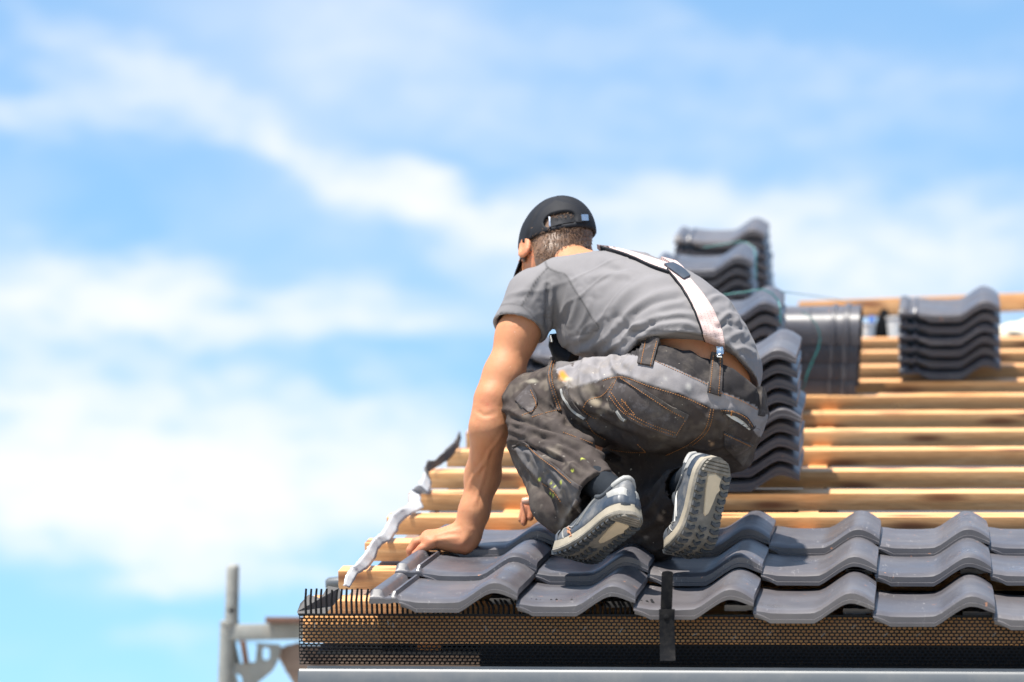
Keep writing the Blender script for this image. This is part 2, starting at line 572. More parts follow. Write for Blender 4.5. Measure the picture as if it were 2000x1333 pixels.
ends = {-3: XV - .030, -2: XV - .024, -1: XV - .018, 0: XV - .018, 1: XV - .014, 2: XV - .012, 3: XV - .010}
for k in range(-3, 11):
    v = k * S
    jig = random.uniform(-.004, .004) if k > 3 else 0
    x0 = ends.get(k, XV + random.uniform(-.005, .012))
    lo, hi = (W(x0, v, -.02), W(XE, v, -.02))
    L_ = XE - x0
    mb = MB().box(0, L_, 0, .068, -.044, 0)
    bow = random.uniform(-.0015, .0015)
    o = mb.build('roof_batten', M['batten'], None, bevel=.0025)
    o.parent = house
    o.matrix_parent_inverse = house.matrix_world.inverted()
    o.matrix_world = Matrix.Translation(W(x0, v + jig, bow)) @ Matrix.Rotation(TH, 4, 'X')

# walls, open under the eaves at the left overhang
YE = W(0, -1.335, 0).y                         # plane of the eaves face
zT = ray_y(1000, 1203, YE).z                   # its top edge
zB = ray_y(1000, 1299, YE).z
XW = ray_y(965, 1280, YE + .12).x
MB().box(XW, XE, YE + .10, YE + .30, -5.6, zT - .02).build('wall', M['black_metal'] if False else M['wall'], house)
MB().box(XW, XW + .2, YE + .30, R0.y + 4.4, -5.6, zT - .02).build('wall', M['wall'], house)
gz = R0.z - .14
MB().prism([(XW + .05, YE + .35, zT - .06), (XW + .05, R0.y, gz), (XW + .05, R0.y + 4.3, zT - .06)], (.1, 0, 0)).build('gable_wall', M['wall'], house)
# wooden fascia behind the ventilation mesh
xl = ray_y(584, 1230, YE).x
zF1 = ray_y(1000, 1257, YE + .022).z
MB().box(xl + .004, XE, YE + .022, YE + .044, zF1, zT - .001).build('fascia_board', M['fascia'], house, bevel=.002)
MB().box(XW - .02, XE, YE + .046, YE + .0985, zF1 - .14, zF1 + .02).build('eaves_shade_panel', M['comb'], house)  # black panel added in place of the shade behind the mesh
MB().box(xl + .01, XW + .2, YE + .046, YE + 3.4, zF1 + .004, zF1 + .012, lambda x, y, z: (x, y, z + max(0, y - YE - .046) * .2)).build('soffit_board', M['plank'], house)

# ------------------------------------------------------------------ eaves ventilation mesh with real holes, and its comb
PITX, NROW = 0.0106, 15
zp = (zT - zB) / NROW


def mesh_strip():
    vs, fs = [], []
    ncol = int((XE - xl) / PITX)
    ph = np.arange(8) * math.pi / 4 + math.pi / 8
    for r in range(NROW):
        zc = zT - zp * (r + .5)
        bend = 0.0 if r < 9 else ((r - 8.5) / 6) ** 2 * .012
        bend2 = 0.0 if r < 8 else ((r - 7.5) / 6) ** 2 * .012
        for c in range(ncol + 1):
            x0 = xl + (c - (.5 if r % 2 else 0)) * PITX
            x1 = x0 + PITX
            if x0 < xl - 1e-6: x0 = xl; 
            cx_, hx = (x0 + x1) / 2, (x1 - x0) * .385
            y = YE + (bend + bend2) / 2
            o = len(vs)
            sq = [(x1, zc + zp * .25), ((x0 + x1) / 2 + PITX * .22, zc + zp * .5), ((x0 + x1) / 2 - PITX * .22, zc + zp * .5), (x0, zc + zp * .25),
                  (x0, zc - zp * .25), ((x0 + x1) / 2 - PITX * .22, zc - zp * .5), ((x0 + x1) / 2 + PITX * .22, zc - zp * .5), (x1, zc - zp * .25)]
            sq[0] = (x1, zc + zp * .5) if True else sq[0]
            sq = [(x1, zc + zp * .5), (cx_, zc + zp * .5), (x0, zc + zp * .5), (x0, zc), (x0, zc - zp * .5), (cx_, zc - zp * .5), (x1, zc - zp * .5), (x1, zc)]
            hole = [(cx_ + hx * .75, zc + zp * .28), (cx_, zc + zp * .35), (cx_ - hx * .75, zc + zp * .28), (cx_ - hx, zc), (cx_ - hx * .75, zc - zp * .28), (cx_, zc - zp * .35),
                    (cx_ + hx * .75, zc - zp * .28), (cx_ + hx, zc)]
            for (x, z) in sq + hole:
                t = (zc - z) / zp + .5
                vs.append((x, YE + bend * t + bend2 * (1 - t), z))
            for i in range(8):
                j = (i + 1) % 8
                fs.append((o + i, o + j, o + 8 + j, o + 8 + i))
    me = bpy.data.meshes.new('ventilation_mesh')
    me.from_pydata(vs, [], fs)
    return link('ventilation_mesh', me, M['comb'], house)


vm = mesh_strip()
vm.modifiers.new('thick', 'SOLIDIFY').thickness = .0012
MB().box(xl - .002, XE, YE - .004, YE + .016, zT, zT + .0035).build('comb_rail', M['comb'], house)
for i in range(70):
    px = 598 + i * 9.9 + random.uniform(-.8, .8)
    p0 = ray_y(px, 1199, YE + .006)
    p0.z = zT + .002
    bent = min(1.0, max(0, (px - 730) / 60))
    hgt = .053 + random.uniform(-.002, .002) - bent * .022
    p1 = p0 + Vector((-.0015 * (1 - bent), 0, hgt * .55))
    p2 = p0 + Vector((-.010 * bent + random.uniform(-.0015, .0015), .016 * bent, hgt))
    MB().tube([p0, p1, p2], [.0029, .0028, .0025], 6).build('comb_tooth', M['comb'], house, smooth=50)

# staples and cut threads stuck in the mesh
for (px, py, a, ln) in [(615, 1222, .1, .010), (758, 1217, -.1, .009), (768, 1222, -.2, .010), (949, 1228, -.15, .011), (1082, 1232, .7, .011), (1142, 1228, .7, .010), (1213, 1232, .6, .012),
                        (1357, 1240, 1.1, .011), (1434, 1246, .7, .011), (1502, 1238, .9, .012), (1608, 1240, .8, .011), (1668, 1224, .9, .011), (1730, 1240, .9, .011), (1793, 1240, 1.0, .010),
                        (1876, 1246, .9, .010), (1942, 1240, .7, .011)]:
    p = ray_y(px, py, YE - .004)
    dv = Vector((math.sin(a), 0, math.cos(a))) * ln / 2
    MB().tube([p - dv, p + dv + Vector((0, -.002, 0))], .0006, 5).build('thread_end', M['reflect'], house)

# ------------------------------------------------------------------ gutter and its bracket
YG = YE - .14
gl = ray_y(580, 1320, YG)
g1 = ray_y(1000, 1311, YG).z
gx0 = gl.x
t_ = .003


def gutter_profile():
    # outer line (y, z), front lip to back lip
    return [(YG + .014, g1 + .001), (YG + .004, g1 + .0025), (YG - .002, g1 - .004), (YG - .003, g1 - .060), (YG + .010, g1 - .085), (YG + .105, g1 - .085), (YG + .116, g1 - .06), (YG + .118, g1 + .01)]


pr = gutter_profile()
inn = [(y + (t_ if i < 4 else (0 if i < 6 else -t_)), z + (t_ if 3 < i < 6 else (-t_ if i < 3 else 0))) for i, (y, z) in enumerate(pr)]
mb = MB()
n = len(pr)
vs = [(gx0 + (.0 if i > 2 else .004), y, z) for i, (y, z) in enumerate(pr)] + [(gx0 + .004, y, z) for y, z in inn] + [(XE, y, z) for y, z in pr] + [(XE, y, z) for y, z in inn]
fs = []
for i in range(n - 1):
    fs += [(i, i + 1, 2 * n + i + 1, 2 * n + i), (n + i, 3 * n + i, 3 * n + i + 1, n + i + 1), (i, n + i, n + i + 1, i + 1)]
fs += [(0, 2 * n, 3 * n, n), (n - 1, 2 * n - 1, 4 * n - 1, 3 * n - 1)]
mb.add(vs, fs)
gut = mb.build('gutter', M['gutter'], house, smooth=50)
gut['label'] = 'grey metal box gutter under the eaves'
MB().prism([(gx0 + .001, YG + .003, g1 - .001), (gx0 + .001, YG + .001, g1 - .058), (gx0 + .001, YG + .012, g1 - .080), (gx0 + .001, YG + .100, g1 - .080), (gx0 + .001, YG + .112, g1 - .055), (gx0 + .001, YG + .112, g1 - .002)], (.0025, 0, 0)).build('gutter_end_cap', M['gutter'], house)

YB = W(0, -1.42, 0).y
br = empty('gutter_bracket', ray_y(1302, 1290, YB), 'black metal gutter bracket strap standing upright in front of the tiles', 'bracket')
p = lambda x, y, dy=0: ray_y(x, y, YB + dy)
a, b_ = p(1301, 1195), p(1303.5, 1120)
hw = .0118
strap = []
for i in range(9):                              # rounded top end
    w_ = math.pi * i / 8
    strap.append(b_ + Vector((math.cos(w_) * hw, 0, math.sin(w_) * .005)))
strap = strap + [a - Vector((hw, 0, 0)), a + Vector((hw, 0, 0))]
MB().prism(strap, (0, .003, 0)).build('strap', M['black_metal'], br, bevel=.0006)
cl = [p(1287, 1190, -.0045), p(1318, 1190, -.0045), p(1317, 1214, -.0045), p(1287.5, 1214, -.0045)]
MB().prism(cl, (0, .0035, 0)).build('clip_plate', M['black_metal'], br, bevel=.0006)
hook = MB()
seq = [(1212, -.005), (1236, -.006), (1262, -.010), (1280, -.020), (1291, -.034)]
pv = None
for (yy, dy) in seq:
    q0, q1 = p(1287.5 + (yy - 1212) * .02, yy, dy), p(1317 + (yy - 1212) * .03, yy, dy)
    row = [q0, q1, q1 + Vector((0, .003, .001)), q0 + Vector((0, .003, .001))]
    o = len(hook.v); hook.v += [tuple(r) for r in row]
    if pv is not None: hook.f += [(pv + i, pv + (i + 1) % 4, o + (i + 1) % 4, o + i) for i in range(4)]
    else: hook.f.append((o, o + 1, o + 2, o + 3))
    pv = o
hook.f.append((pv + 3, pv + 2, pv + 1, pv))
hook.build('hook', M['black_metal'], br, smooth=60)
rc = p(1301.5, 1206, -.0046)
MB().tube([rc, rc + Vector((0, -.002, 0)), rc + Vector((0, -.003, 0))], [.0056, .0056, .004], 14).build('rivet', M['black_metal'], br, smooth=40)

# ------------------------------------------------------------------ roof tiles
TL = 0.42


def tile_mesh(rib_front=.004):
    w = TW
    kx = [(-.058, .022, .012), (-.0572, .033, .012), (-.054, .039, .012), (-.049, .0405, .012), (-.038, .0405, .012), (-.032, .037, .012), (-.027, .026, .012), (-.024, .0235, .012), (-.0125, .0235, .012), (-.0112, .0345, .013),
          (-.008, .037, .014), (-.004, .0365, .014), (-.0012, .0275, .014), (0, .026, .014)]
    # main wave
    prof_t = [(0, .026), (.03, .027), (.10, .0245), (.16, .022), (.25, .0212), (.35, .0210), (.45, .0212), (.53, .023), (.585, .029), (.64, .038), (.70, .0485), (.75, .0565), (.79, .0615), (.83, .0635), (.87, .0630), (.92, .0590), (.97, .0525), (1.01, .0455), (1.03, .042)]
    prof_b = [(0, .014), (.04, .0110), (.16, -.006), (.53, -.006), (.585, .002), (.64, .0115), (.70, .0215), (.76, .0305), (.80, .0345), (.83, .0355), (.87, .0350), (.92, .0315), (.97, .0265), (1.03, .0215)]
    xs = [q[0] for q in kx[:-1]]
    zt = [q[1] for q in kx[:-1]]
    zb = [q[2] for q in kx[:-1]]
    fx = [0.02, .05, .10, .16, .2, .3, .4, .48, .53, .56, .585, .61, .64, .67, .70, .73, .76, .79, .81, .83, .85, .875, .90, .93, .96, .985, 1.01, 1.03]
    for f in fx:
        xs.append(f * w)
        zt.append(np.interp(f, [q[0] for q in prof_t], [q[1] for q in prof_t]))
        zb.append(np.interp(f, [q[0] for q in prof_b], [q[1] for q in prof_b]))
    xs, zt, zb = map(np.array, (xs, zt, zb))
    nrib = len(kx) - 1
    ys = np.array([0, .0035, .0042, .0055, .009, .016, .024, .034, .06, .14, .24, .33, .372, .376, .386, .390, .400, .404, .416, .42])
    top = np.zeros((len(ys), len(xs), 3)); bot = top.copy()
    inwave = np.arange(len(xs)) >= nrib
    for j, y in enumerate(ys):
        nose = max(0.0, 1 - y / .034)
        drop = .0105 * nose ** 2.4
        z = zt - np.where(inwave, drop, 0)
        base = np.full_like(z, .0245)
        ribk = np.clip((y - rib_front) / .012, 0, 1) * np.clip((TL - .07 - y) / .02, 0, 1)
        z = np.where(inwave, z, np.minimum(z, base) + (z - np.minimum(z, base)) * ribk)
        headw = 1.0 if (.376 <= y <= .386) else (1.0 if y >= .404 and y < .4161 else 0.0)
        z = z - np.where(inwave, .005 * (1.0 if y > .387 else 0.0), 0)
        zu = zt - .0125
        k = np.clip(y / .03, 0, 1)
        zb_ = zb * (1 - k) + zu * k
        zb_ = np.where(inwave, np.minimum(zb_, z - .003), zb)
        if y < .004:     # front arris: thin lower step
            z = np.where(inwave, zb + np.minimum(.0075, (z - zb) * .5) + y * .15, z - .002)
        xsh = xs.copy()
        # roll narrows a little towards the head, so that the next course fits
        xsh = np.where(xs > .17, .17 + (xs - .17) * (1 - .05 * np.clip((y - .3) / .1, 0, 1)), xs)
        yy = y + np.where(inwave & (xs > .22), np.clip((xs - .22) / .03, 0, 1) * .0 , 0)
        yy = np.where(inwave, yy, np.maximum(yy, rib_front if rib_front > .01 else 0.0))
        top[j] = np.stack([xsh, yy if isinstance(yy, np.ndarray) else np.full_like(xsh, y), z], -1)
        bot[j] = np.stack([xsh, yy, zb_], -1)
    ny, nx = len(ys), len(xs)
    V = np.concatenate([top.reshape(-1, 3), bot.reshape(-1, 3)])
    T = lambda j, i: j * nx + i
    Bt = lambda j, i: ny * nx + j * nx + i
    fs = []
    for j in range(ny - 1):
        for i in range(nx - 1):
            fs.append((T(j, i), T(j, i + 1), T(j + 1, i + 1), T(j + 1, i)))
            fs.append((Bt(j, i), Bt(j + 1, i), Bt(j + 1, i + 1), Bt(j, i + 1)))
        fs.append((T(j, 0), T(j + 1, 0), Bt(j + 1, 0), Bt(j, 0)))
        fs.append((T(j, nx - 1), Bt(j, nx - 1), Bt(j + 1, nx - 1), T(j + 1, nx - 1)))
    for i in range(nx - 1):
        fs.append((T(0, i), Bt(0, i), Bt(0, i + 1), T(0, i + 1)))
        fs.append((T(ny - 1, i), T(ny - 1, i + 1), Bt(ny - 1, i + 1), Bt(ny - 1, i)))
    mb = MB(); mb.add(V, fs)
    # set-back lip under the left tip and the hanging lug at the head
    mb.hexa([(.006, .014, .004), (.046, .014, -.007), (.046, .024, -.007), (.006, .024, .004), (.006, .014, .018), (.046, .014, .010), (.046, .024, .010), (.006, .024, .018)])
    mb.hexa([(.06, .352, -.012), (.11, .352, -.012), (.11, .372, -.012), (.06, .372, -.012), (.06, .352, .012), (.11, .352, .012), (.11, .372, .012), (.06, .372, .012)])
    me = bpy.data.meshes.new('roof_tile')
    me.from_pydata(mb.v, [], mb.f)
    bm = bmesh.new(); bm.from_mesh(me); bmesh.ops.recalc_face_normals(bm, faces=bm.faces); bm.to_mesh(me); bm.free()
    me.polygons.foreach_set('use_smooth', np.ones(len(me.polygons), dtype=bool))
    me.set_sharp_from_angle(angle=math.radians(38))
    me.materials.append(M['tile'])
    return me


TILE = tile_mesh(.06)
TILE_EDGE = tile_mesh()
ALPHA = -0.082
RX = Matrix.Rotation(TH, 4, 'X')
row_v = {1: -1.364, 2: -1.019, 3: -.674}


def row_n(r, x):
    if r == 1: return .034 + .012 - .026 * min(max(x, -.1) / (4 * TW), 1.3)
    return .034 + (.003 if r == 2 else .0)


laid = None
for r in (1, 2, 3):
    for j in range(0, 13):
        x = j * TW + random.uniform(-.0015, .0015)
        vv = row_v[r] + random.uniform(-.003, .003)
        o = bpy.data.objects.new('roof_tile', TILE if j else TILE_EDGE)
        COL.objects.link(o)
        mw = Matrix.Translation(W(x, vv, row_n(r, x) + random.uniform(-.0012, .0012))) @ RX @ Matrix.Rotation(ALPHA + random.uniform(-.003, .003), 4, 'X') @ Matrix.Rotation(random.uniform(-.004, .004), 4, 'Y')
        if r == 3 and j == 0:
            mw = Matrix.Translation(W(x + .012, vv - .004, row_n(r, x) - .002)) @ RX @ Matrix.Rotation(ALPHA, 4, 'X') @ Matrix.Rotation(-.012, 4, 'Z')
            o.matrix_world = mw
            tag(o, "loose dark roof tile under the roofer's left hand, being laid", 'roof tile')
        else:
            o.parent = house
            o.matrix_parent_inverse = house.matrix_world.inverted()
            o.matrix_world = mw

# ------------------------------------------------------------------ stacks of tiles on the battens
ORD = ['topmost', 'second', 'third', 'fourth', 'fifth', 'sixth', 'seventh', 'eighth', 'ninth', 'tenth', 'eleventh', 'twelfth']
HT = 0.0372


def stack(px_right, k, count, where, group, rz=0.0, lean=0.0, shift=(), dz=HT, top_tilt=0, base_n=.014):
    v = k * S
    # x of the roll's right side from the line of sight at that height up the roof
    d = 8.54 + v
    P = unproj(px_right, 700, d)
    xr = P.x
    for i in range(count):                       # from the bottom up
        dx, dv = (0, 0)
        for (i0, sx, sv) in shift:
            if i >= i0: dx, dv = sx, sv
        o = bpy.data.objects.new('stacked_tile', TILE_EDGE)
        COL.objects.link(o)
        m = Matrix.Translation(W(xr - .252 + dx + lean * i + random.uniform(-.002, .002), v + dv + random.uniform(-.004, .004), base_n + i * dz)) @ RX @ Matrix.Rotation(rz + random.uniform(-.008, .008), 4, 'Z')
        if i == count - 1 and top_tilt: m = m @ Matrix.Rotation(top_tilt, 4, 'Y')
        o.matrix_world = m
        pos = count - 1 - i
        nm = ORD[pos] if pos == 0 else ORD[pos] + ' from the top'
        if i == 0 and count > 2: nm = 'lowest'
        tag(o, f'dark clay tile, {nm} in {where}', 'roof tile', group)


stack(1556, .93, 9, "the tall stack right behind the roofer's hip", 'tiles stacked behind the roofer', shift=((4, .006, -.012), (5, -.003, .004)))
stack(1524, 4.3, 9, 'the twine-tied stack above the tall one', 'tiles in the second stack up the roof', dz=.0353)
stack(1474, 7.2, 10, 'the stack rising behind his suspenders', 'tiles in the third stack up the roof', lean=-.001, dz=.0347)
stack(1507, 9.9, 10, 'the farthest stack against the sky', 'tiles in the farthest stack', lean=-.002, dz=.0342)
stack(1953, 6.9, 6, 'the short stack below the ridge beam', 'tiles in the short stack near the ridge', lean=.0005, dz=.0355)
stack(1204, 4.0, 6, 'the stack glimpsed between his arm and knee', 'tiles in the stack beyond his arm')

# ridge tiles lying on their sides across the slope


def ridge_tile_mesh():
    L_, mbs = .42, MB()
    na = 18
    xs = [0, .02, .10, .25, .335, .337, .347, .349, .372, .374, .388, .39, .42]
    ro = [.104, .106, .108, .111, .113, .119, .119, .113, .114, .122, .122, .115, .116]
    vs = []
    for x, r in zip(xs, ro):
        for s_ in (r, r - .011):
            for i in range(na + 1):
                a_ = math.pi * i / na
                vs.append((x, math.copysign(abs(math.cos(a_)) ** .62, math.cos(a_)) * s_ * 1.02, math.sin(a_) ** .72 * s_ * .90))
    fs = []
    m_ = na + 1
    for j in range(len(xs) - 1):
        for i in range(na):
            o = j * 2 * m_; o2 = o + 2 * m_
            fs += [(o + i, o + i + 1, o2 + i + 1, o2 + i), (o + m_ + i, o2 + m_ + i, o2 + m_ + i + 1, o + m_ + i + 1)]
        o = j * 2 * m_; o2 = o + 2 * m_
        fs += [(o, o2, o2 + m_, o + m_), (o + na, o + m_ + na, o2 + m_ + na, o2 + na)]
    for j in (0, len(xs) - 1):
        o = j * 2 * m_
        for i in range(na): fs.append((o + i, o + m_ + i, o + m_ + i + 1, o + i + 1))
    mbs.add(vs, fs)
    o = mbs.build('ridge_tile', M['tile'], None, smooth=38)
    me = o.data
    bpy.data.objects.remove(o)
    return me


RIDGE = ridge_tile_mesh()
PR = unproj(1672, 700, 8.54 + 6.1 * S)
for i in range(4):
    o = bpy.data.objects.new('ridge_tile', RIDGE)
    COL.objects.link(o)
    o.matrix_world = Matrix.Translation(W(PR.x - .42 + i * .004, 6.1 * S + .12 - i * .002, .003 + i * .052)) @ RX @ Matrix.Rotation(.012, 4, 'Y') @ Matrix.Rotation(-.03, 4, 'Z')
    tag(o, f'dark half-round ridge tile, {["lowest", "second from the bottom", "third from the bottom", "topmost"][i]} in the nested ridge tile stack', 'ridge tile', 'nested ridge tiles')

# blue-green twine hanging off the stacks
dS5 = 8.54 + 6.1 * S - .16
MB().tube([unproj(x, y, dS5) for x, y in [(1565, 609), (1580, 617), (1592, 631), (1600, 648), (1602, 664), (1598, 682), (1588, 704), (1577, 730), (1570, 756), (1563, 766)]], .0016, 6).build('loose_twine', M['twine'])
tag(bpy.data.objects['loose_twine'], 'loose curl of blue-green twine hanging over the ridge tiles', 'twine')
d2 = 8.54 + 4.3 * S
MB().tube([unproj(x, y, d2 + dd) for x, y, dd in [(1405, 578, .03), (1430, 574, .03), (1455, 571, .02), (1475, 567, .02), (1492, 566, .02), (1508, 574, .02), (1520, 588, .02), (1524, 600, .0), (1525, 632, .0)]], .0017, 6).build('binding_twine', M['twine'])
tag(bpy.data.objects['binding_twine'], 'taut blue-green twine tied across the top of the second stack', 'twine')
d3 = 8.54 + 7.2 * S
MB().tube([unproj(x, y, d3 + dd) for x, y, dd in [(1375, 484, .1), (1410, 478, .1), (1440, 473, .08), (1458, 474, .06), (1472, 484, .04), (1476, 500, .02), (1476, 545, .02)]], .0016, 6).build('binding_twine', M['twine'])
tag(bpy.data.objects['binding_twine.001'], 'taut blue-green twine over the stack behind his suspenders', 'twine')
MB().tube([unproj(x, y, dd) for x, y, dd in [(1526, 570, d2), (1580, 577, 10.8), (1640, 586, 11.4), (1690, 594, 12.0)]], .0013, 6).build('twine_line', M['twine'])
tag(bpy.data.objects['twine_line'], 'thin pale twine stretched from the stack towards the ridge beam', 'twine')

# ------------------------------------------------------------------ ridge: beam on supports, buckets, sack
dR = 8.54 + 11.2 * S
b0, b1 = unproj(1560, 607, dR + .05), unproj(2350, 577, dR - .02)
upv = Vector((0, 0, 1))
ridge = MB().bar(b0, b1, (0, 1, 0), .05, (0, 0, 1), .060).build('ridge_beam', M['batten'], house, bevel=.003)
for px in (1727, 2180):
    q = unproj(px, 660, dR - .06)
    t0 = unproj(px - 1, 604, dR - .06)
    r_ = Vector((1, 0, 0)); f_ = Vector((0, 1, 0))
    MB().hexa([q - r_ * .045 - f_ * .02, q + r_ * .05 - f_ * .02, q + r_ * .05 + f_ * .02, q - r_ * .045 + f_ * .02,
               t0 - r_ * .010 - f_ * .012, t0 + r_ * .012 - f_ * .012, t0 + r_ * .012 + f_ * .012, t0 - r_ * .010 + f_ * .012]).build('ridge_support', M['comb'], house, bevel=.004)


def bucket(px, py0, py1, r, label, lid=None):
    base = unproj(px, py1, dR - .12); top = unproj(px, py0, dR - .12)
    e = empty('bucket', base, label, 'bucket')
    h = (top - base).length
    MB().tube([base, base + upv * h * .92, base + upv * h * .92, base + upv * h, base + upv * h, base + upv * h * .1],
              [r * .8, r, r * 1.07, r * 1.07, r * .95, r * .75], 20).build('bucket_body', M['white_plastic'], e, smooth=40)
    if lid:
        c = base + upv * (h + .006) + Vector((.014, 0, 0))
        MB().tube([c - upv * .006, c + upv * .012, c + upv * .02], [r * .36, r * .36, r * .15], 14).build('spout_cap', lid, e, smooth=40)
    return e


bucket(1695, 632, 664, .027, 'small white plastic canister left of the dark ridge support', mat_plain('blue_plastic', (.05, .15, .5), .4))
bucket(1752, 620, 664, .036, 'white plastic bucket right of the dark ridge support')
# pale sack on the right, slumped over the ridge
sk = unproj(2040, 668, dR - .12)
me = bpy.data.meshes.new('sack')
bm = bmesh.new()
bmesh.ops.create_icosphere(bm, subdivisions=4, radius=1)
for v in bm.verts:
    c = v.co.copy()
    nz = mnoise.noise(c * 2.2) * .18 + mnoise.noise(c * 5) * .06
    v.co = Vector((c.x * .16 * (1 + nz), c.y * .10 * (1 + nz), max(c.z, -.55) * .075 * (1 + nz) * (1 + .5 * c.x)))
bm.to_mesh(me); bm.free()
me.polygons.foreach_set('use_smooth', np.ones(len(me.polygons), dtype=bool))
so = link('sack', me, M['sack']); so.location = sk + Vector((0, 0, .02)); so.rotation_euler = (TH, .1, 0)
tag(so, 'pale beige sack slumped near the ridge right of the short stack', 'sack')

# ------------------------------------------------------------------ torn membrane along the verge
PAIRS = [(112, 1150, 125, 1155), (118, 1075, 150, 1110), (150, 1040, 178, 1062), (200, 980, 240, 1030), (250, 910, 285, 980), (290, 850, 310, 910), (320, 820, 345, 868), (345, 800, 392, 850),
         (375, 740, 430, 795), (420, 670, 450, 742), (470, 640, 490, 700), (515, 625, 560, 660), (525, 600, 605, 635), (525, 570, 590, 590), (540, 530, 583, 545), (590, 480, 640, 545), (618, 430, 655, 500),
         (632, 400, 655, 465), (648, 350, 640, 410), (632, 275, 660, 385), (690, 295, 700, 365), (760, 200, 770, 320), (830, 155, 835, 240), (860, 100, 850, 180), (885, 70, 895, 150)]
LEFT = [(q[0] / 3.333 + 640, q[1] / 3.333 + 800) for q in PAIRS]
RIGHT = [(q[2] / 3.333 + 646, q[3] / 3.333 + 802) for q in PAIRS]
LEFT = [((x - 4) * .78 + r_[0] * .22, (y - 3) * .78 + r_[1] * .22) for (x, y), r_ in zip(LEFT, RIGHT)]
def resample(pts, k):
    out = []
    for p0, p1 in zip(pts[:-1], pts[1:]):
        for j in range(k): out.append((p0[0] + (p1[0] - p0[0]) * j / k, p0[1] + (p1[1] - p0[1]) * j / k))
    return out + [pts[-1]]


LEFT = LEFT[:-1]; RIGHT = RIGHT[:-1]
for i in range(19, len(LEFT)):                     # the dark torn end is narrow
    LEFT[i] = tuple(l_ * .6 + r_ * .4 for l_, r_ in zip(LEFT[i], RIGHT[i]))
LEFT, RIGHT = resample(LEFT, 5), resample(RIGHT, 5)
nS = len(LEFT)
vs, fs = [], []
wob = 0.0
for i in range(nS):
    d = depth(ray_roof(RIGHT[i][0] + 8, max(RIGHT[i][1], 840) + 6, 0)) - .035
    wob = wob * .75 + random.uniform(-.0035, .0035)
    for c in range(5):
        s_ = c / 4
        j_ = random.uniform(-1.1, 1.1) if c in (0, 4) else random.uniform(-.4, .4)
        if c == 0 and i % 11 == 0: j_ -= 2.5
        x = LEFT[i][0] * (1 - s_) + RIGHT[i][0] * s_ + j_
        y = LEFT[i][1] * (1 - s_) + RIGHT[i][1] * s_ + random.uniform(-.6, .6)
        vs.append(unproj(x, y, d + .025 * s_ + wob * (1 - s_)))
for i in range(nS - 1):
    for c in range(4):
        fs.append((i * 5 + c, i * 5 + c + 1, i * 5 + 6 + c, i * 5 + 5 + c))
me = bpy.data.meshes.new('verge_membrane')
me.from_pydata(vs, [], fs)
me.materials.append(M['membrane']); me.materials.append(M['membrane_dark'])
for q in me.polygons:
    q.use_smooth = True
    if q.index // 4 >= 17 * 5: q.material_index = 1
vmem = link('verge_membrane', me, None, house)
vmem.modifiers.new('thick', 'SOLIDIFY').thickness = .0015
vmem['label'] = 'torn pale membrane edge curling up along the gable'
# lower loose end by the comb
mb = MB()
q = [unproj(x, y, 8.54 - .97 + dd) for x, y, dd in [(584, 1204, -.05), (580, 1196, -.02), (586, 1180, 0), (602, 1163, .03), (626, 1170, .03), (640, 1146, .05), (662, 1150, .05), (668, 1164, .04), (650, 1184, .04), (634, 1203, .0)]]
mb.add(q, [tuple(range(len(q)))])
lo = mb.build('membrane_end', M['membrane_dark'], house); lo.modifiers.new('thick', 'SOLIDIFY').thickness = .002
# pale outer verge board just behind it
c0, c1 = unproj(636, 1141, 8.9), unproj(700, 1138, 8.9)
MB().tube([c0, c0 + (c1 - c0) * .1, c1], [.010, .016, .018], 14).build('verge_pipe', M['gutter'], house, smooth=50)

# ------------------------------------------------------------------ scaffold behind the gable
dC = 11.4
sp = lambda x, y, dd=0: unproj(x, y, dC + dd)
sc = empty('scaffold', sp(440, 1500), 'weathered grey scaffold frame standing beyond the gable end', 'scaffold')
MB().tube([sp(452, 1215), sp(455, 1112), sp(456, 1106), sp(456, 1102)], [.0225, .0200, .019, .012], 18).build('spigot', M['galv'], sc, smooth=50)
hq = sp(451, 1192, -.022)
MB().tube([hq, hq + Vector((0, .004, 0))], .0085, 12).build('pin_hole', M['comb'], sc)
MB().tube([sp(446, 1214), sp(441, 1345), sp(430, 1600), sp(380, 2700)], .0262, 18).build('post', M['galv'], sc, smooth=50)
MB().tube([sp(448, 1219), sp(448, 1213)], .0305, 18).build('post_collar', M['galv'], sc, smooth=40)
MB().bar(sp(448, 1236), sp(690, 1231), (0, 1, 0), .05, (0, 0, 1), .052).build('ledger', M['galv'], sc, bevel=.008)
# gusset plate with its slots cut out
outer = [(460, 1254), (548, 1259), (548, 1274), (541, 1296), (532, 1311), (505, 1333), (494, 1352), (458, 1352)]
holes = [[(459, 1256), (472, 1256), (477, 1256), (500, 1256), (502, 1262), (499, 1293), (470, 1296), (459, 1294)], [(513, 1270), (516, 1265), (523, 1265), (527, 1270), (527, 1284), (523, 1289), (516, 1289), (513, 1284)],
         [(456, 1320), (461, 1317), (468, 1318), (473, 1325), (473, 1352), (456, 1352)]]
bm = bmesh.new()
ed = []
for loop in [outer] + holes:
    vv = [bm.verts.new(sp(x, y, -.004)) for x, y in loop]
    for i in range(len(vv)): ed.append(bm.edges.new((vv[i], vv[(i + 1) % len(vv)])))
bmesh.ops.triangle_fill(bm, use_beauty=True, use_dissolve=False, edges=ed)
ret = bmesh.ops.solidify(bm, geom=list(bm.faces), thickness=.006)
me = bpy.data.meshes.new('gusset_plate'); bm.to_mesh(me); bm.free()
link('gusset_plate', me, M['galv'], sc)
MB().bar(sp(474, 1252, -.03), sp(481, 1296, -.03), (1, 0, 0), .019, (0, 1, 0), .012).build('wedge', M['rust'], sc, bevel=.002)
MB().bar(sp(560, 1262, .06), sp(640, 1400, .06), (1, 0, .3), .085, (0, 1, 0), .03).build('diagonal_brace', M['plank'], sc, bevel=.004)
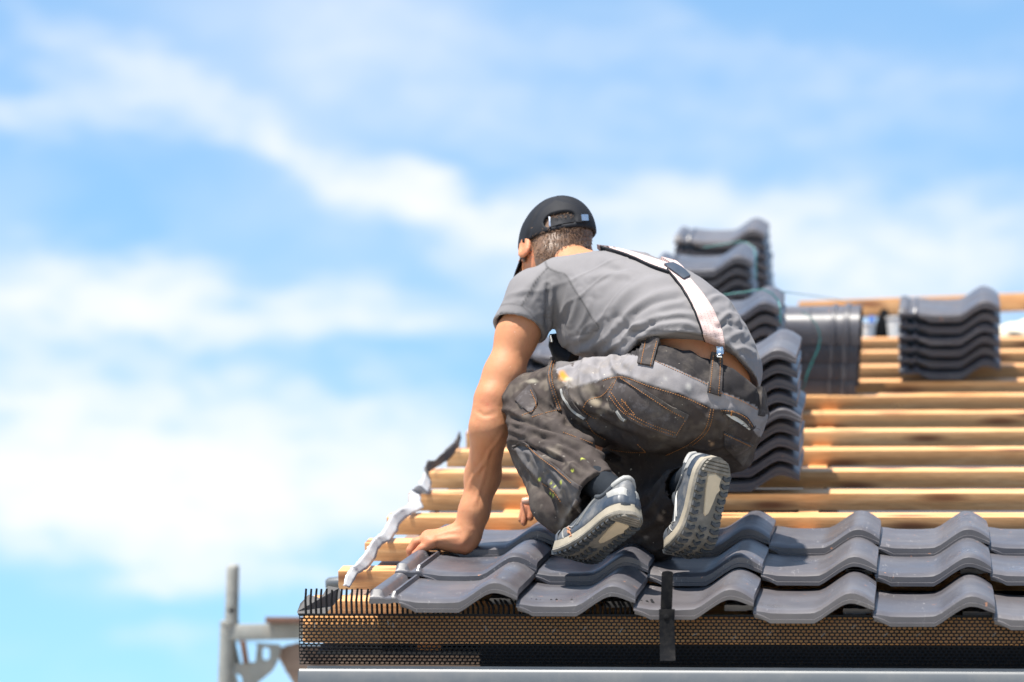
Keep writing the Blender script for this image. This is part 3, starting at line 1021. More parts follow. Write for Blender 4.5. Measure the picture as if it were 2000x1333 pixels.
MB().bar(sp(532, 1213, .05), sp(760, 1213, .05), (0, 1, 0), .25, (0, 0, 1), .02).build('deck_plank', M['rust'], sc, bevel=.003)
MB().bar(sp(560, 1287, .12), sp(960, 1280, .5), (0, 1, 0), .05, (0, 0, 1), .09).build('toe_board', M['plank'], sc, bevel=.003)

# ------------------------------------------------------------------ the roofer: bodies grown from distance fields


class Field:
    def __init__(self, lo, hi, res):
        self.lo = np.array(lo, float); self.res = res
        self.n = np.ceil((np.array(hi) - self.lo) / res).astype(int) + 1
        self.f = np.full(self.n, .3, np.float32)
        self.ax = [(self.lo[i] + np.arange(self.n[i]) * res).astype(np.float32) for i in range(3)]

    def blk(self, lo, hi):
        a = np.maximum(np.floor((np.array(lo) - self.lo) / self.res).astype(int), 0)
        b = np.minimum(np.ceil((np.array(hi) - self.lo) / self.res).astype(int) + 1, self.n)
        return tuple(slice(int(i), int(max(i, j))) for i, j in zip(a, b))

    def pts(self, sl):
        return [self.ax[0][sl[0]][:, None, None], self.ax[1][sl[1]][None, :, None], self.ax[2][sl[2]][None, None, :]]

    def put(self, sl, d, k, op):
        f = self.f[sl]
        if op == 'u':
            if k > 0:
                h = np.clip(.5 + .5 * (f - d) / k, 0, 1)
                self.f[sl] = f * (1 - h) + d * h - k * h * (1 - h)
            else: self.f[sl] = np.minimum(f, d)
        else:
            d = -d
            if k > 0:
                h = np.clip(.5 - .5 * (f - d) / k, 0, 1)
                self.f[sl] = f * (1 - h) + d * h + k * h * (1 - h)
            else: self.f[sl] = np.maximum(f, d)

    def cone(self, a, b, ra, rb, k=.02, op='u', side=None, sq=1.0):
        a, b = np.array(a, float), np.array(b, float)
        mg = max(ra, rb) + k * 1.3 + 2 * self.res
        sl = self.blk(np.minimum(a, b) - mg, np.maximum(a, b) + mg)
        P = self.pts(sl)
        ab = b - a
        L2 = max(float(ab @ ab), 1e-9)
        q = [P[i] - np.float32(a[i]) for i in range(3)]
        t = np.clip((q[0] * ab[0] + q[1] * ab[1] + q[2] * ab[2]) / L2, 0, 1)
        o = [q[i] - t * np.float32(ab[i]) for i in range(3)]
        if side is not None:
            s = np.array(side, float); s /= np.linalg.norm(s)
            dd = o[0] * s[0] + o[1] * s[1] + o[2] * s[2]
            g = 1 / sq - 1
            o = [o[i] + dd * np.float32(s[i] * g) for i in range(3)]
        d = np.sqrt(o[0] ** 2 + o[1] ** 2 + o[2] ** 2) - (ra + t * (rb - ra))
        if side is not None: d = d * (1 - .35 * (1 - sq))
        self.put(sl, d.astype(np.float32), k, op)
        return self

    def chain(self, pts, rs, k=.02, **kw):
        for i in range(len(pts) - 1): self.cone(pts[i], pts[i + 1], rs[i], rs[i + 1], k, **kw)
        return self

    def ell(self, c, axes, radii, k=.02, op='u'):
        c = np.array(c, float)
        mg = max(radii) + k * 1.3 + 2 * self.res
        sl = self.blk(c - mg, c + mg)
        P = self.pts(sl)
        q = [P[i] - np.float32(c[i]) for i in range(3)]
        s = 0
        s2 = 0
        for A, r in zip(axes, radii):
            w = q[0] * A[0] + q[1] * A[1] + q[2] * A[2]
            s = s + (w / r) ** 2
            s2 = s2 + (w / (r * r)) ** 2
        k0, k1 = np.sqrt(s), np.sqrt(s2) + 1e-9
        self.put(sl, (k0 * (k0 - 1) / k1).astype(np.float32), k, op)
        return self

    def cut(self, g, k=0.0):
        """keep where g(P) < 0"""
        sl = tuple(slice(0, int(i)) for i in self.n)
        self.put(sl, -g(self.pts(sl)).astype(np.float32), k, 's')
        return self

    def mesh(self):
        f = self.f.copy()
        for ax in range(3):                      # close the surface at the borders
            ix = [slice(None)] * 3
            for e in (0, -1):
                ix[ax] = e; f[tuple(ix)] = np.maximum(f[tuple(ix)], .01)
        s = f < 0
        c = [s[dx:s.shape[0] - 1 + dx, dy:s.shape[1] - 1 + dy, dz:s.shape[2] - 1 + dz] for dx in (0, 1) for dy in (0, 1) for dz in (0, 1)]
        cnt = sum(x.astype(np.int8) for x in c)
        act = (cnt > 0) & (cnt < 8)
        ids = np.argwhere(act)
        idx = np.full(act.shape, -1, np.int64)
        idx[act] = np.arange(len(ids))
        off = np.array([(dx, dy, dz) for dx in (0, 1) for dy in (0, 1) for dz in (0, 1)])
        vals = np.stack([f[ids[:, 0] + o[0], ids[:, 1] + o[1], ids[:, 2] + o[2]] for o in off], 1)
        acc = np.zeros((len(ids), 3)); num = np.zeros(len(ids))
        for i in range(8):
            for j in range(i + 1, 8):
                if np.abs(off[i] - off[j]).sum() != 1: continue
                va, vb = vals[:, i], vals[:, j]
                cr = (va < 0) != (vb < 0)
                t = np.where(cr, va / np.where(cr, va - vb, 1), 0)
                acc += np.where(cr[:, None], off[i] + t[:, None] * (off[j] - off[i]), 0)
                num += cr
        V = self.lo + (ids + acc / num[:, None]) * self.res
        quads = []
        for ax in range(3):
            u, w = (ax + 1) % 3, (ax + 2) % 3
            a = [slice(1, -1)] * 3; b = [slice(1, -1)] * 3
            a[ax] = slice(0, -1); b[ax] = slice(1, None)
            s0, s1 = s[tuple(a)], s[tuple(b)]
            e = np.argwhere(s0 != s1)
            inside = s0[tuple(e.T)]
            base = e.copy(); base[:, u] += 1; base[:, w] += 1

            def cell(du, dw):
                q = base.copy(); q[:, u] -= du; q[:, w] -= dw
                return idx[q[:, 0], q[:, 1], q[:, 2]]
            q = np.stack([cell(1, 1), cell(0, 1), cell(0, 0), cell(1, 0)], 1)
            q[~inside] = q[~inside][:, ::-1]
            quads.append(q)
        Fq = np.concatenate(quads)
        Fq = Fq[(Fq >= 0).all(1)]
        return V, Fq


def vnormals(V, Fq):
    a, b, c, d = (V[Fq[:, i]] for i in range(4))
    fn = np.cross(c - a, d - b)
    n = np.zeros_like(V)
    for i in range(4): np.add.at(n, Fq[:, i], fn)
    return n / (np.linalg.norm(n, axis=1, keepdims=True) + 1e-12)


def relax(V, Fq, it=2, lam=.5):
    e = np.concatenate([Fq[:, [0, 1]], Fq[:, [1, 2]], Fq[:, [2, 3]], Fq[:, [3, 0]]])
    for _ in range(it):
        acc = np.zeros_like(V); n = np.zeros(len(V))
        np.add.at(acc, e[:, 0], V[e[:, 1]]); np.add.at(n, e[:, 0], 1)
        V = V + lam * (acc / np.maximum(n, 1)[:, None] - V)
    return V


def poly_mask(px, poly):
    x, y = px[:, 0], px[:, 1]
    ins = np.zeros(len(px), bool)
    n = len(poly)
    for i in range(n):
        x0, y0 = poly[i]; x1, y1 = poly[(i + 1) % n]
        if y0 == y1: continue
        c = ((y0 > y) != (y1 > y)) & (x < (x1 - x0) * (y - y0) / (y1 - y0) + x0)
        ins ^= c
    return ins


def pl_dist(px, line):
    best = np.full(len(px), 1e9)
    for (x0, y0), (x1, y1) in zip(line[:-1], line[1:]):
        dx, dy = x1 - x0, y1 - y0
        t = np.clip(((px[:, 0] - x0) * dx + (px[:, 1] - y0) * dy) / (dx * dx + dy * dy + 1e-9), 0, 1)
        best = np.minimum(best, np.hypot(px[:, 0] - x0 - t * dx, px[:, 1] - y0 - t * dy))
    return best


def smooth_line(pts, n=8):
    out = []
    P = [pts[0]] + list(pts) + [pts[-1]]
    for i in range(1, len(P) - 2):
        p0, p1, p2, p3 = (np.array(P[i + j], float) for j in (-1, 0, 1, 2))
        for k in range(n):
            t = k / n
            out.append(tuple(.5 * ((2 * p1) + (-p0 + p2) * t + (2 * p0 - 5 * p1 + 4 * p2 - p3) * t * t + (-p0 + 3 * p1 - 3 * p2 + p3) * t ** 3)))
    out.append(tuple(pts[-1]))
    return out


def folds(V, Nn, lines, facing=True):
    """raise or sink the cloth along creases: (points, amplitude in m, half width in photo-scale mm)"""
    px = project(V)
    view = V - CPn
    f = -np.einsum('ij,ij->i', Nn, view / np.linalg.norm(view, axis=1, keepdims=True))
    w = np.clip(f * 4 + .6, 0, 1) if facing else np.ones(len(V))
    D = np.zeros(len(V))
    for pts, amp, wd in lines:
        ln = smooth_line(pts, 5)
        d = pl_dist(px, ln)
        e0 = np.hypot(px[:, 0] - ln[0][0], px[:, 1] - ln[0][1]); e1 = np.hypot(px[:, 0] - ln[-1][0], px[:, 1] - ln[-1][1])
        taper = np.clip(np.minimum(e0, e1) / (wd * 2.2), .15, 1)
        D += amp * np.exp(-(d / wd) ** 2) * taper * w
        D -= amp * .45 * np.exp(-((d - wd * 1.9) / (wd * 1.1)) ** 2) * taper * w
    return V + Nn * D[:, None]


def ripple(V, Nn, amp, scale, stretch=(1, 1, 1), seed=0.0):
    st = Vector(stretch)
    d = np.array([mnoise.noise(Vector((v[0] * scale * st.x + seed, v[1] * scale * st.y, v[2] * scale * st.z))) for v in V])
    return V + Nn * (d * amp)[:, None]


def color_attr(me, cols):
    a = me.attributes.new('Col', 'FLOAT_COLOR', 'POINT')
    c = np.ones((len(me.vertices), 4), np.float32)
    c[:, :3] = cols
    a.data.foreach_set('color', c.ravel())


def creases(V, Nn, amp, scale, dirv, seed):
    """thin sharp wrinkles running across dirv"""
    d = np.array(dirv, float); d /= np.linalg.norm(d)
    a = V @ d
    Q = V - np.outer(a, d) * .72
    out = np.empty(len(V))
    for i, q in enumerate(Q * scale):
        n0 = mnoise.noise(Vector((q[0] + seed, q[1], q[2])))
        msk = mnoise.noise(Vector((q[0] * .3 + 9, q[1] * .3 + seed, q[2] * .3)))
        out[i] = (max(0.0, 1 - abs(n0) * 4.5) ** 2) * max(0.0, min(1.0, .5 + msk * 1.6))
    return V + Nn * (out * amp)[:, None]


class Hit:
    def __init__(self, V, Fq):
        self.t = BVHTree.FromPolygons([tuple(v) for v in V], [tuple(int(i) for i in q) for q in Fq])

    def __call__(self, px, py):
        dr = px_dir(px, py)
        p, n, i, d = self.t.ray_cast(CP, dr)
        return (p, n) if p is not None else (None, None)


def patch(name, A, Bq, hit, mat, parent, off=.003, thick=.003, nu=14, nv=8, bulge=0.0, tile=(1, 1), cols=None):
    """a piece of cloth sewn on the surface between two lines of equal meaning"""
    A = smooth_line(A, 6); Bq = smooth_line(Bq, 6)

    def at(line, t):
        f = t * (len(line) - 1); i = min(int(f), len(line) - 2); f -= i
        return (line[i][0] * (1 - f) + line[i + 1][0] * f, line[i][1] * (1 - f) + line[i + 1][1] * f)
    P, Nn = [], []
    lastd = None
    for i in range(nu + 1):
        a, b = at(A, i / nu), at(Bq, i / nu)
        for j in range(nv + 1):
            t = j / nv
            x, y = a[0] * (1 - t) + b[0] * t, a[1] * (1 - t) + b[1] * t
            p, n = hit(x, y)
            if p is None:
                P.append(None); Nn.append(None)
            else:
                P.append(p); Nn.append(n)
    good = [(i, p) for i, p in enumerate(P) if p is not None]
    if not good: return None
    for i in range(len(P)):
        if P[i] is None:
            ii, jj = divmod(i, nv + 1)
            g = min(good, key=lambda q: abs(q[0] // (nv + 1) - ii) + abs(q[0] % (nv + 1) - jj))
            a, b = at(A, ii / nu), at(Bq, ii / nu); t = jj / nv
            P[i] = unproj(a[0] * (1 - t) + b[0] * t, a[1] * (1 - t) + b[1] * t, depth(g[1]) + .004)
            Nn[i] = Nn[g[0]]
    mean = Vector((0, 0, 0))
    for q in Nn: mean += q
    mean.normalize()
    vs = []
    for i, (p, q) in enumerate(zip(P, Nn)):
        ii, jj = divmod(i, nv + 1)
        nn = (q + mean * 1.5).normalized()
        bl = bulge * math.sin(math.pi * ii / nu) * math.sin(math.pi * jj / nv)
        vs.append(p + nn * (off + bl))
    m = len(vs)
    vs += [v - (Nn[i] + mean * 1.5).normalized() * (thick + (off + 0.004)) for i, v in enumerate(vs)]
    w = nv + 1
    fs, edge = [], []
    for i in range(nu):
        for j in range(nv):
            fs.append((i * w + j, (i + 1) * w + j, (i + 1) * w + j + 1, i * w + j + 1))
    rim = [(i * w, (i + 1) * w) for i in range(nu)] + [(nu * w + j, nu * w + j + 1) for j in range(nv)] + [((i + 1) * w + nv, i * w + nv) for i in reversed(range(nu))] + [(j + 1, j) for j in reversed(range(nv))]
    for a, b in rim: fs.append((b, a, a + m, b + m))
    me = bpy.data.meshes.new(name)
    me.from_pydata(vs, [], fs)
    bm = bmesh.new(); bm.from_mesh(me); bmesh.ops.recalc_face_normals(bm, faces=bm.faces)
    # outward: top faces must look along mean
    s = sum(f.normal.dot(mean) for f in bm.faces)
    if s < 0: bmesh.ops.reverse_faces(bm, faces=bm.faces)
    bm.to_mesh(me); bm.free()
    uvl = me.uv_layers.new(name='UVMap')
    for lp in me.loops:
        k = lp.vertex_index % m
        uvl.data[lp.index].uv = ((k % w) / nv * tile[0], (k // w) / nu * tile[1])
    me.polygons.foreach_set('use_smooth', np.ones(len(me.polygons), dtype=bool))
    me.set_sharp_from_angle(angle=math.radians(50))
    return link(name, me, mat, parent)


def stitches(name, lines, hit, mat, parent, r=.00095, dash=.0034, gap=.0017, off=.0008):
    mb = MB()
    for pts in lines:
        ln = smooth_line(pts, 10)
        P = []
        for x, y in ln:
            p, n = hit(x, y)
            if p is not None: P.append(p + n * off)
        if len(P) < 2: continue
        run, cur = [], 0.0
        res = []
        for a, b in zip(P[:-1], P[1:]):
            L_ = (b - a).length
            if L_ > .03:
                continue
            steps = max(1, int(L_ / .0012))
            for k in range(steps): res.append(a.lerp(b, k / steps))
        i, per, on = 0, dash + gap, max(2, int(dash / .0012))
        st = max(on + 1, int(per / .0012))
        while i + on < len(res):
            if (res[i + on] - res[i]).length < dash * 2.5:
                mb.tube([res[i], res[i + on // 2], res[i + on]], [r * .8, r, r * .8], 5)
            i += st
    if not mb.v: return None
    o = mb.build(name, mat, parent, smooth=60)
    o['kind'] = 'stuff'
    return o


def grown(name, V, Fq, mat, parent, cols=None):
    me = mesh_np(name, V, Fq)
    if cols is not None: color_attr(me, cols)
    return link(name, me, mat, parent)


# ---- joints: (photo x, photo y, metres from the lens plane)
HIPL, HIPR = B(1292, 788, 7.79), B(1412, 800, 7.82)
KNEEL, ANKL = B(1042, 788, 7.99), B(1165, 962, 7.63)
KNEER, ANKR = B(1238, 1040, 8.02), B(1372, 925, 7.68)
SHL, ELL = B(1046, 582, 8.11), B(965, 782, 8.03)
SHR = B(1222, 568, 8.33)
hp = ray_roof(905, 1046, .075)
dH = depth(hp)
WRL = B(913, 1040, dH)
HEAD = B(1083, 494, 8.27)


def axes_from(f, up):
    """camera-frame (right, up, away) vectors -> world orthonormal right, up, forward"""
    F = CRn * f[0] + CUn * f[1] + CFn * f[2]; F /= np.linalg.norm(F)
    U = CRn * up[0] + CUn * up[1] + CFn * up[2]; U -= F * (U @ F); U /= np.linalg.norm(U)
    R = np.cross(F, U)
    return R, U, F


hR, hU, hF = axes_from((-.42, -.60, .68), (.08, .77, .63))
Hl = lambda r, u, f: HEAD + hR * r + hU * u + hF * f

# ---- skin: head, neck, trunk, both arms and hands in one surface
lo = np.minimum.reduce([B(770, 1120, 7.9), B(770, 360, 8.5), B(1510, 1120, 7.6), HEAD - .2]) - .02
hi = np.maximum.reduce([B(1510, 360, 8.6), B(770, 360, 8.6), B(1510, 1120, 8.5)]) + .02
sk_ = Field(lo, hi, .0038)
# skull and face
sk_.ell(Hl(0, .025, -.012), (hR, hU, hF), (.074, .094, .094), 0)
sk_.ell(Hl(0, -.045, .035), (hR, hU, hF), (.058, .070, .058), .04)
sk_.ell(Hl(0, -.092, .062), (hR, hU, hF), (.026, .022, .026), .03)
sk_.cone(Hl(0, .0, .088), Hl(0, -.035, .106), .011, .015, .016)
for s in (-1, 1):
    sk_.cone(Hl(s * .012, -.036, .092), Hl(s * .006, -.037, .098), .009, .009, .008)
    sk_.ell(Hl(s * .033, -.018, .072), (hR, hU, hF), (.022, .014, .018), .02)
    sk_.ell(Hl(s * .032, .004, .092), (hR, hU, hF), (.014, .010, .012), .008, 's')
    sk_.ell(Hl(s * .032, .021, .082), (hR, hU, hF), (.024, .007, .012), .012)
    # ear
    ax = (hR * s * .9 - hF * .25, hU, hF * .9 + hR * s * .25)
    sk_.ell(Hl(s * .079, -.022, -.006), ax, (.008, .033, .020), .006)
    sk_.ell(Hl(s * .086, -.018, -.003), ax, (.007, .020, .011), .004, 's')
sk_.cone(Hl(-.020, -.066, .086), Hl(.020, -.066, .086), .007, .007, .006)
sk_.cone(Hl(-.018, -.078, .084), Hl(.018, -.078, .084), .007, .007, .006)
sk_.cone(Hl(-.022, -.072, .094), Hl(.022, -.072, .094), .002, .002, .003, 's')
# neck and trunk
sk_.cone(Hl(0, -.06, -.03), B(1138, 545, 8.17), .056, .064, .03)
for (x, y, d, r) in [(1362, 748, 7.85, .112), (1318, 660, 7.93, .112), (1235, 608, 8.06, .108), (1150, 585, 8.14, .085), (1352, 668, 8.02, .105), (1270, 618, 8.17, .098), (1180, 572, 8.27, .080)]:
    sk_.cone(B(x, y, d), B(x + 5, y + 4, d), r, r, .06)
# left arm
sk_.chain([SHL, B(1010, 655, 8.085), B(983, 735, 8.05), ELL], [.048, .0435, .0415, .0395], .03)
sk_.ell(B(955, 780, 8.0), (CRn, CUn, CFn), (.010, .016, .010), .03)                    # point of the elbow
sk_.chain([ELL, B(957, 835, 8.015), B(943, 930, dH + .02), B(926, 1000, dH + .005), WRL], [.0395, .0415, .0360, .0300, .0280], .03)

# veins on the forearm
vein = [[(985, 842), (972, 862), (955, 884), (945, 905), (933, 925)], [(955, 884), (948, 915), (940, 945), (927, 985)], [(945, 905), (925, 930), (915, 955)]]
# left hand: heel, palm, four fingers over the tile's edge, thumb up the slope
hu = np.array((0, -ST, CT)); hv = np.array((0, CT, ST)); hx = np.array((1., 0, 0))
Hd = lambda x, y, dv=0, dn=0: np.array(ray_roof(x, y, .075)) + hv * dv + hu * dn
sk_.cone(WRL, B(905, 1054, dH), .030, .027, .02, side=hv, sq=1.0)
pal = B(880, 1052, dH)
kn = B(838, 1052, dH + .004)
sk_.chain([B(908, 1056, dH - .004), pal, kn], [.0275, .0245, .0185], .02)
for o_ in (-.024, -.008, .010, .026):
    sk_.cone(B(905, 1058, dH) + hv * o_ * .75, kn + hv * o_ * 1.25, .021, .0150, .014)
for o_, f_ in [(-.034, ((848, 1062), (828, 1071), (816, 1083), (815, 1094))), (-.011, ((838, 1053), (814, 1060), (803, 1075), (803, 1089))),
               (.012, ((836, 1051), (810, 1060), (800, 1075), (800, 1088))), (.034, ((842, 1051), (818, 1060), (808, 1074), (808, 1086)))]:
    ch_ = [B(x, y, dH) + hv * o_ + CUn * (o_ * -.16) for x, y in f_]
    sk_.chain(ch_, [.0122, .0104, .0095, .0076], .0035)
    sk_.cone(ch_[0] + CUn * .003, ch_[0] + CUn * .003 - hx * .005, .0110, .0100, .006)
t0 = B(900, 1056, dH) + hv * .026
sk_.chain([t0, t0 + hv * .034 - hx * .018 - CUn * .004, t0 + hv * .052 - hx * .042 - CUn * .008, t0 + hv * .056 - hx * .066 - CUn * .010], [.017, .0125, .0105, .008], .008)
# right arm and hand, reaching down beyond the left shin
dG = depth(ray_roof(1050, 1015, .06))
ELR, WRR = B(1190, 800, 8.42), B(1112, 985, dG + .10)
sk_.chain([SHR, B(1212, 690, 8.39), ELR], [.055, .046, .040], .03)
sk_.chain([ELR, B(1165, 880, 8.36), WRR], [.043, .038, .029], .03)
gp = lambda x, y, dd=0: B(x, y, dG + dd)
sk_.chain([WRR, gp(1092, 985, .06), gp(1062, 968, .045)], [.028, .024, .017], .02)
sk_.cone(gp(1108, 1000, .06), gp(1070, 976, .03), .022, .016, .015)
sk_.chain([gp(1104, 1018, .03), gp(1074, 990, .0), gp(1048, 979, -.012), gp(1026, 979, -.012)], [.0195, .0150, .0132, .0098], .008)     # thumb along the tile
for (a, b, c, r) in [((1056, 972, .03), (1040, 988, .018), (1036, 1012, .012), .0115), ((1050, 968, .05), (1029, 990, .034), (1023, 1022, .028), .011), ((1052, 964, .07), (1026, 985, .056), (1018, 1016, .05), .0105), ((1058, 964, .088), (1034, 982, .078), (1026, 1008, .074), .0095)]:
    sk_.chain([gp(1082, 972, a[2] + .01), gp(*a), gp(*b), gp(*c)], [.013, r, r * .95, r * .72], .006)
V, Fq = sk_.mesh()
V = relax(V, Fq, 1, .4)
Nn = vnormals(V, Fq)
V = folds(V, Nn, [(v_, .0013, 3.4) for v_ in vein] + [([(838, 1049), (868, 1040), (895, 1036)], .0016, 4), ([(832, 1058), (862, 1053), (890, 1050)], .0014, 4), ([(930, 800), (945, 812), (965, 808)], -.0014, 4), ([(900, 1078), (915, 1062), (922, 1045)], -.0015, 5)])
px = project(V)
red = np.zeros(len(V))
for (x, y, r, a_) in [(951, 785, 16, .35), (952, 790, 5, .8), (815, 1075, 26, .45), (835, 1058, 18, .3), (1030, 985, 22, .45), (1038, 492, 26, .55), (1030, 1018, 16, .4), (905, 1070, 20, .3)]:
    red = np.maximum(red, a_ * np.exp(-((px[:, 0] - x) ** 2 + (px[:, 1] - y) ** 2) / r ** 2))
person = grown('person', V, Fq, M['skin'], None, np.stack([red] * 3, -1))
tag(person, 'roofer in grey t-shirt, black cap and worn work trousers kneeling on the tiles', 'person')

bh_ = Hit(V, Fq)
M['nail'] = mat_plain('fingernail', (.62, .38, .28), .35, .1, spec=.5)
patch('fingernail', [(1020, 973), (1019, 983)], [(1033, 974), (1032, 984)], bh_, M['nail'], person, .0006, .001, 5, 5, .0008)
patch('fingernail', [(811, 1084), (814, 1093)], [(817, 1082), (820, 1091)], bh_, M['nail'], person, .0006, .001, 5, 5, .0006)

# eyes
for s in (-1, 1):
    me = bpy.data.meshes.new('eye'); bm = bmesh.new()
    bmesh.ops.create_uvsphere(bm, u_segments=14, v_segments=10, radius=.0105); bm.to_mesh(me); bm.free()
    o = link('eye', me, M['eye'], person)
    o.matrix_world = Matrix.Translation(Vector(Hl(s * .032, .003, .081)))

# ---- hair: cap of short hair with single strands at the nape
hf = Field(HEAD - .16, HEAD + .16, .004)
hf.ell(Hl(0, .025, -.014), (hR, hU, hF), (.0768, .0972, .0970), 0)
hf.ell(Hl(0, -.052, -.045), (hR, hU, hF), (.060, .045, .043), .03)
hf.ell(Hl(0, -.078, -.036), (hR, hU, hF), (.054, .042, .036), .03)
for s in (-1, 1): hf.ell(Hl(s * .067, -.02, .022), (hR, hU, hF), (.0095, .036, .016), .012)
hf.ell(Hl(0, -.06, .075), (hR, hU, hF), (.12, .105, .068), .01, 's')
for s in (-1, 1): hf.ell(Hl(s * .083, -.024, -.004), (hR, hU, hF), (.017, .029, .020), .008, 's')
hv_, hq_ = hf.mesh()
hn = vnormals(hv_, hq_)
hv_ = ripple(hv_, hn, .0016, 110, (1, 1, .4))
hair = grown('hair', hv_, hq_, M['hair'], person)
hh = Hit(hv_, hq_)
mb = MB()
for i in range(1900):
    x, y = random.uniform(1012, 1172), random.uniform(395, 505)
    if y < 441 and not (1078 < x < 1123 and 404 < y < 424): continue
    p, n = hh(x, y)
    if p is None: continue
    dn = Vector(-hU) * .75 + Vector(hR) * random.uniform(-.5, .5) + n * .28
    ln = random.uniform(.008, .016) * (1 if y > 445 else 1.3)
    mb.tube([p - n * .001, p + dn * ln * .5 + n * .0012, p + dn * ln], [.00055, .0005, .00012], 3, False)
st_ = mb.build('hair_strands', M['strand'], hair); st_['kind'] = 'stuff'

# ---- cap with a half-moon opening and strap at the back
cf = Field(HEAD - .17, HEAD + .19, .0029)
cf.ell(Hl(0, .029, -.012), (hR, hU, hF), (.0875, .1055, .1090), 0)
rp = B(1110, 441, 8.165)
rimN = np.cross(B(1004, 490, 8.29) - rp, B(1162, 452, 8.25) - rp); rimN /= np.linalg.norm(rimN)
if rimN @ hU < 0: rimN = -rimN
cf.cut(lambda P: -((P[0] - rp[0]) * rimN[0] + (P[1] - rp[1]) * rimN[1] + (P[2] - rp[2]) * rimN[2]), .004)
cf.ell(Hl(0, .025, -.012), (hR, hU, hF), (.0780, .0985, .0995), 0, 's')
oc = B(1100, 417, 8.20)
oF = -hF
cf.cone(B(1084, 420, 8.18), B(1117, 415, 8.18), .020, .020, .003, 's', side=hF, sq=2.2)
cv, cq = cf.mesh()
cn = vnormals(cv, cq)
cv = folds(cv, cn, [([(1082, 386), (1050, 415), (1030, 470)], -.0014, 3), ([(1085, 386), (1130, 400), (1152, 440)], -.0012, 3), ([(1012, 440), (1035, 452), (1060, 446)], .0008, 9)])
cap = grown('cap', cv, cq, M['cap'], person)
ch = Hit(hv_, hq_)
ch2 = Hit(np.concatenate([cv, hv_]), np.concatenate([cq, hq_ + len(cv)]))
patch('cap_strap', [(1073, 428), (1095, 422), (1122, 419), (1146, 420)], [(1075, 445), (1097, 439), (1124, 435), (1147, 437)], ch2, M['cap'], cap, .003, .003, 16, 4)
patch('strap_slider', [(1133, 421), (1146, 421)], [(1134, 433), (1147, 433)], ch2, M['silver'], cap, .0052, .002, 4, 4)
patch('strap_loop', [(1073, 426), (1076, 426)], [(1074, 446), (1077, 445)], ch2, M['silver'], cap, .005, .002, 3, 6)
mb = MB(); mb.tube([Vector(Hl(0, .133, -.012)), Vector(Hl(0, .138, -.012))], [.008, .004], 12); mb.build('cap_button', M['cap'], cap, smooth=50)
# brim
vs = []
for i in range(17):
    a_ = -1.15 + 2.3 * i / 16
    for j in range(6):
        t = j / 5
        rr = .098 + t * .070 * (math.cos(a_ * .95) ** .6 if abs(a_) < 1.55 else 0)
        vs.append(Hl(math.sin(a_) * (.078 + t * .004), .0 - .026 * math.sin(a_) ** 2 - t * .034, -.012 + math.cos(a_) * (rr + .002)))
fs = [(i * 6 + j, (i + 1) * 6 + j, (i + 1) * 6 + j + 1, i * 6 + j + 1) for i in range(16) for j in range(5)]
bo = link('brim', mesh_np('brim', vs, fs), M['cap'], cap)
so_ = bo.modifiers.new('thick', 'SOLIDIFY'); so_.thickness = .003; so_.offset = 0

# ---- t-shirt
lo = np.minimum.reduce([B(940, 720, 7.65), B(940, 440, 8.6), B(1520, 780, 7.6)]) - .03
hi = np.maximum.reduce([B(1520, 440, 8.6), B(940, 440, 8.6), B(1520, 780, 8.5)]) + .03
tf = Field(lo, hi, .0042)
trunk = [(1366, 742, 7.83, .128), (1350, 690, 7.86, .124), (1308, 644, 7.93, .122), (1262, 618, 8.0, .119), (1215, 600, 8.06, .117), (1165, 586, 8.12, .098), (1128, 572, 8.14, .086)]
trunkR = [(1392, 727, 7.94, .11), (1345, 660, 8.06, .114), (1275, 616, 8.18, .110), (1196, 568, 8.28, .086)]
for T_ in (trunk, trunkR):
    tf.chain([B(*q[:3]) for q in T_], [q[3] for q in T_], .05)
tf.cone(B(1240, 640, 7.98), B(1170, 655, 8.03), .075, .052, .04)       # cloth hanging at the belly
tf.cone(B(1170, 655, 8.03), B(1128, 655, 8.09), .052, .044, .03)
tf.cone(B(1085, 562, 8.13), B(1040, 585, 8.11), .066, .062, .03)        # shoulder
SL0, SL1 = B(1047, 580, 8.11), B(1009, 652, 8.085)
def sleeve(s0, s1, r0, r1, end, ax, w0, w1):
    g = Field(lo, hi, .0042)
    g.cone(s0, s1 + (s1 - s0) * .6, r0, r1, 0)
    g.cut(lambda P: (P[0] - end[0]) * ax[0] + (P[1] - end[1]) * ax[1] + (P[2] - end[2]) * ax[2], .003)
    g.cone(end - ax * .05, end + ax * .06, w0, w1, .002, 's')
    sl = tuple(slice(0, int(i)) for i in g.n)
    tf.put(sl, g.f, .016, 'u')
    tf.cone(end - ax * .05, end + ax * .09, w0, w1 + .004, .002, 's')


SL0, SL1 = B(1046, 580, 8.11), B(1010, 652, 8.085)
sd = SL1 - SL0; sd /= np.linalg.norm(sd)
sdc = sd * .93 + CRn * .12 + CFn * -.22; sdc /= np.linalg.norm(sdc)
sleeve(SL0, SL1, .0615, .0650, B(1012, 641, 8.085), sdc, .0475, .0555)
SR1 = B(1214, 680, 8.40); sdr = SR1 - SHR; sdr /= np.linalg.norm(sdr)
sleeve(SHR, SR1, .066, .066, B(1214, 676, 8.40), sdr, .051, .057)
# hem: the back edge rides up, the belly hangs lower
HEM = np.array([(1100, 700), (1180, 700), (1215, 688), (1236, 664), (1250, 654), (1300, 652), (1340, 655), (1380, 663), (1430, 686), (1465, 720), (1495, 750), (1540, 800)], float)


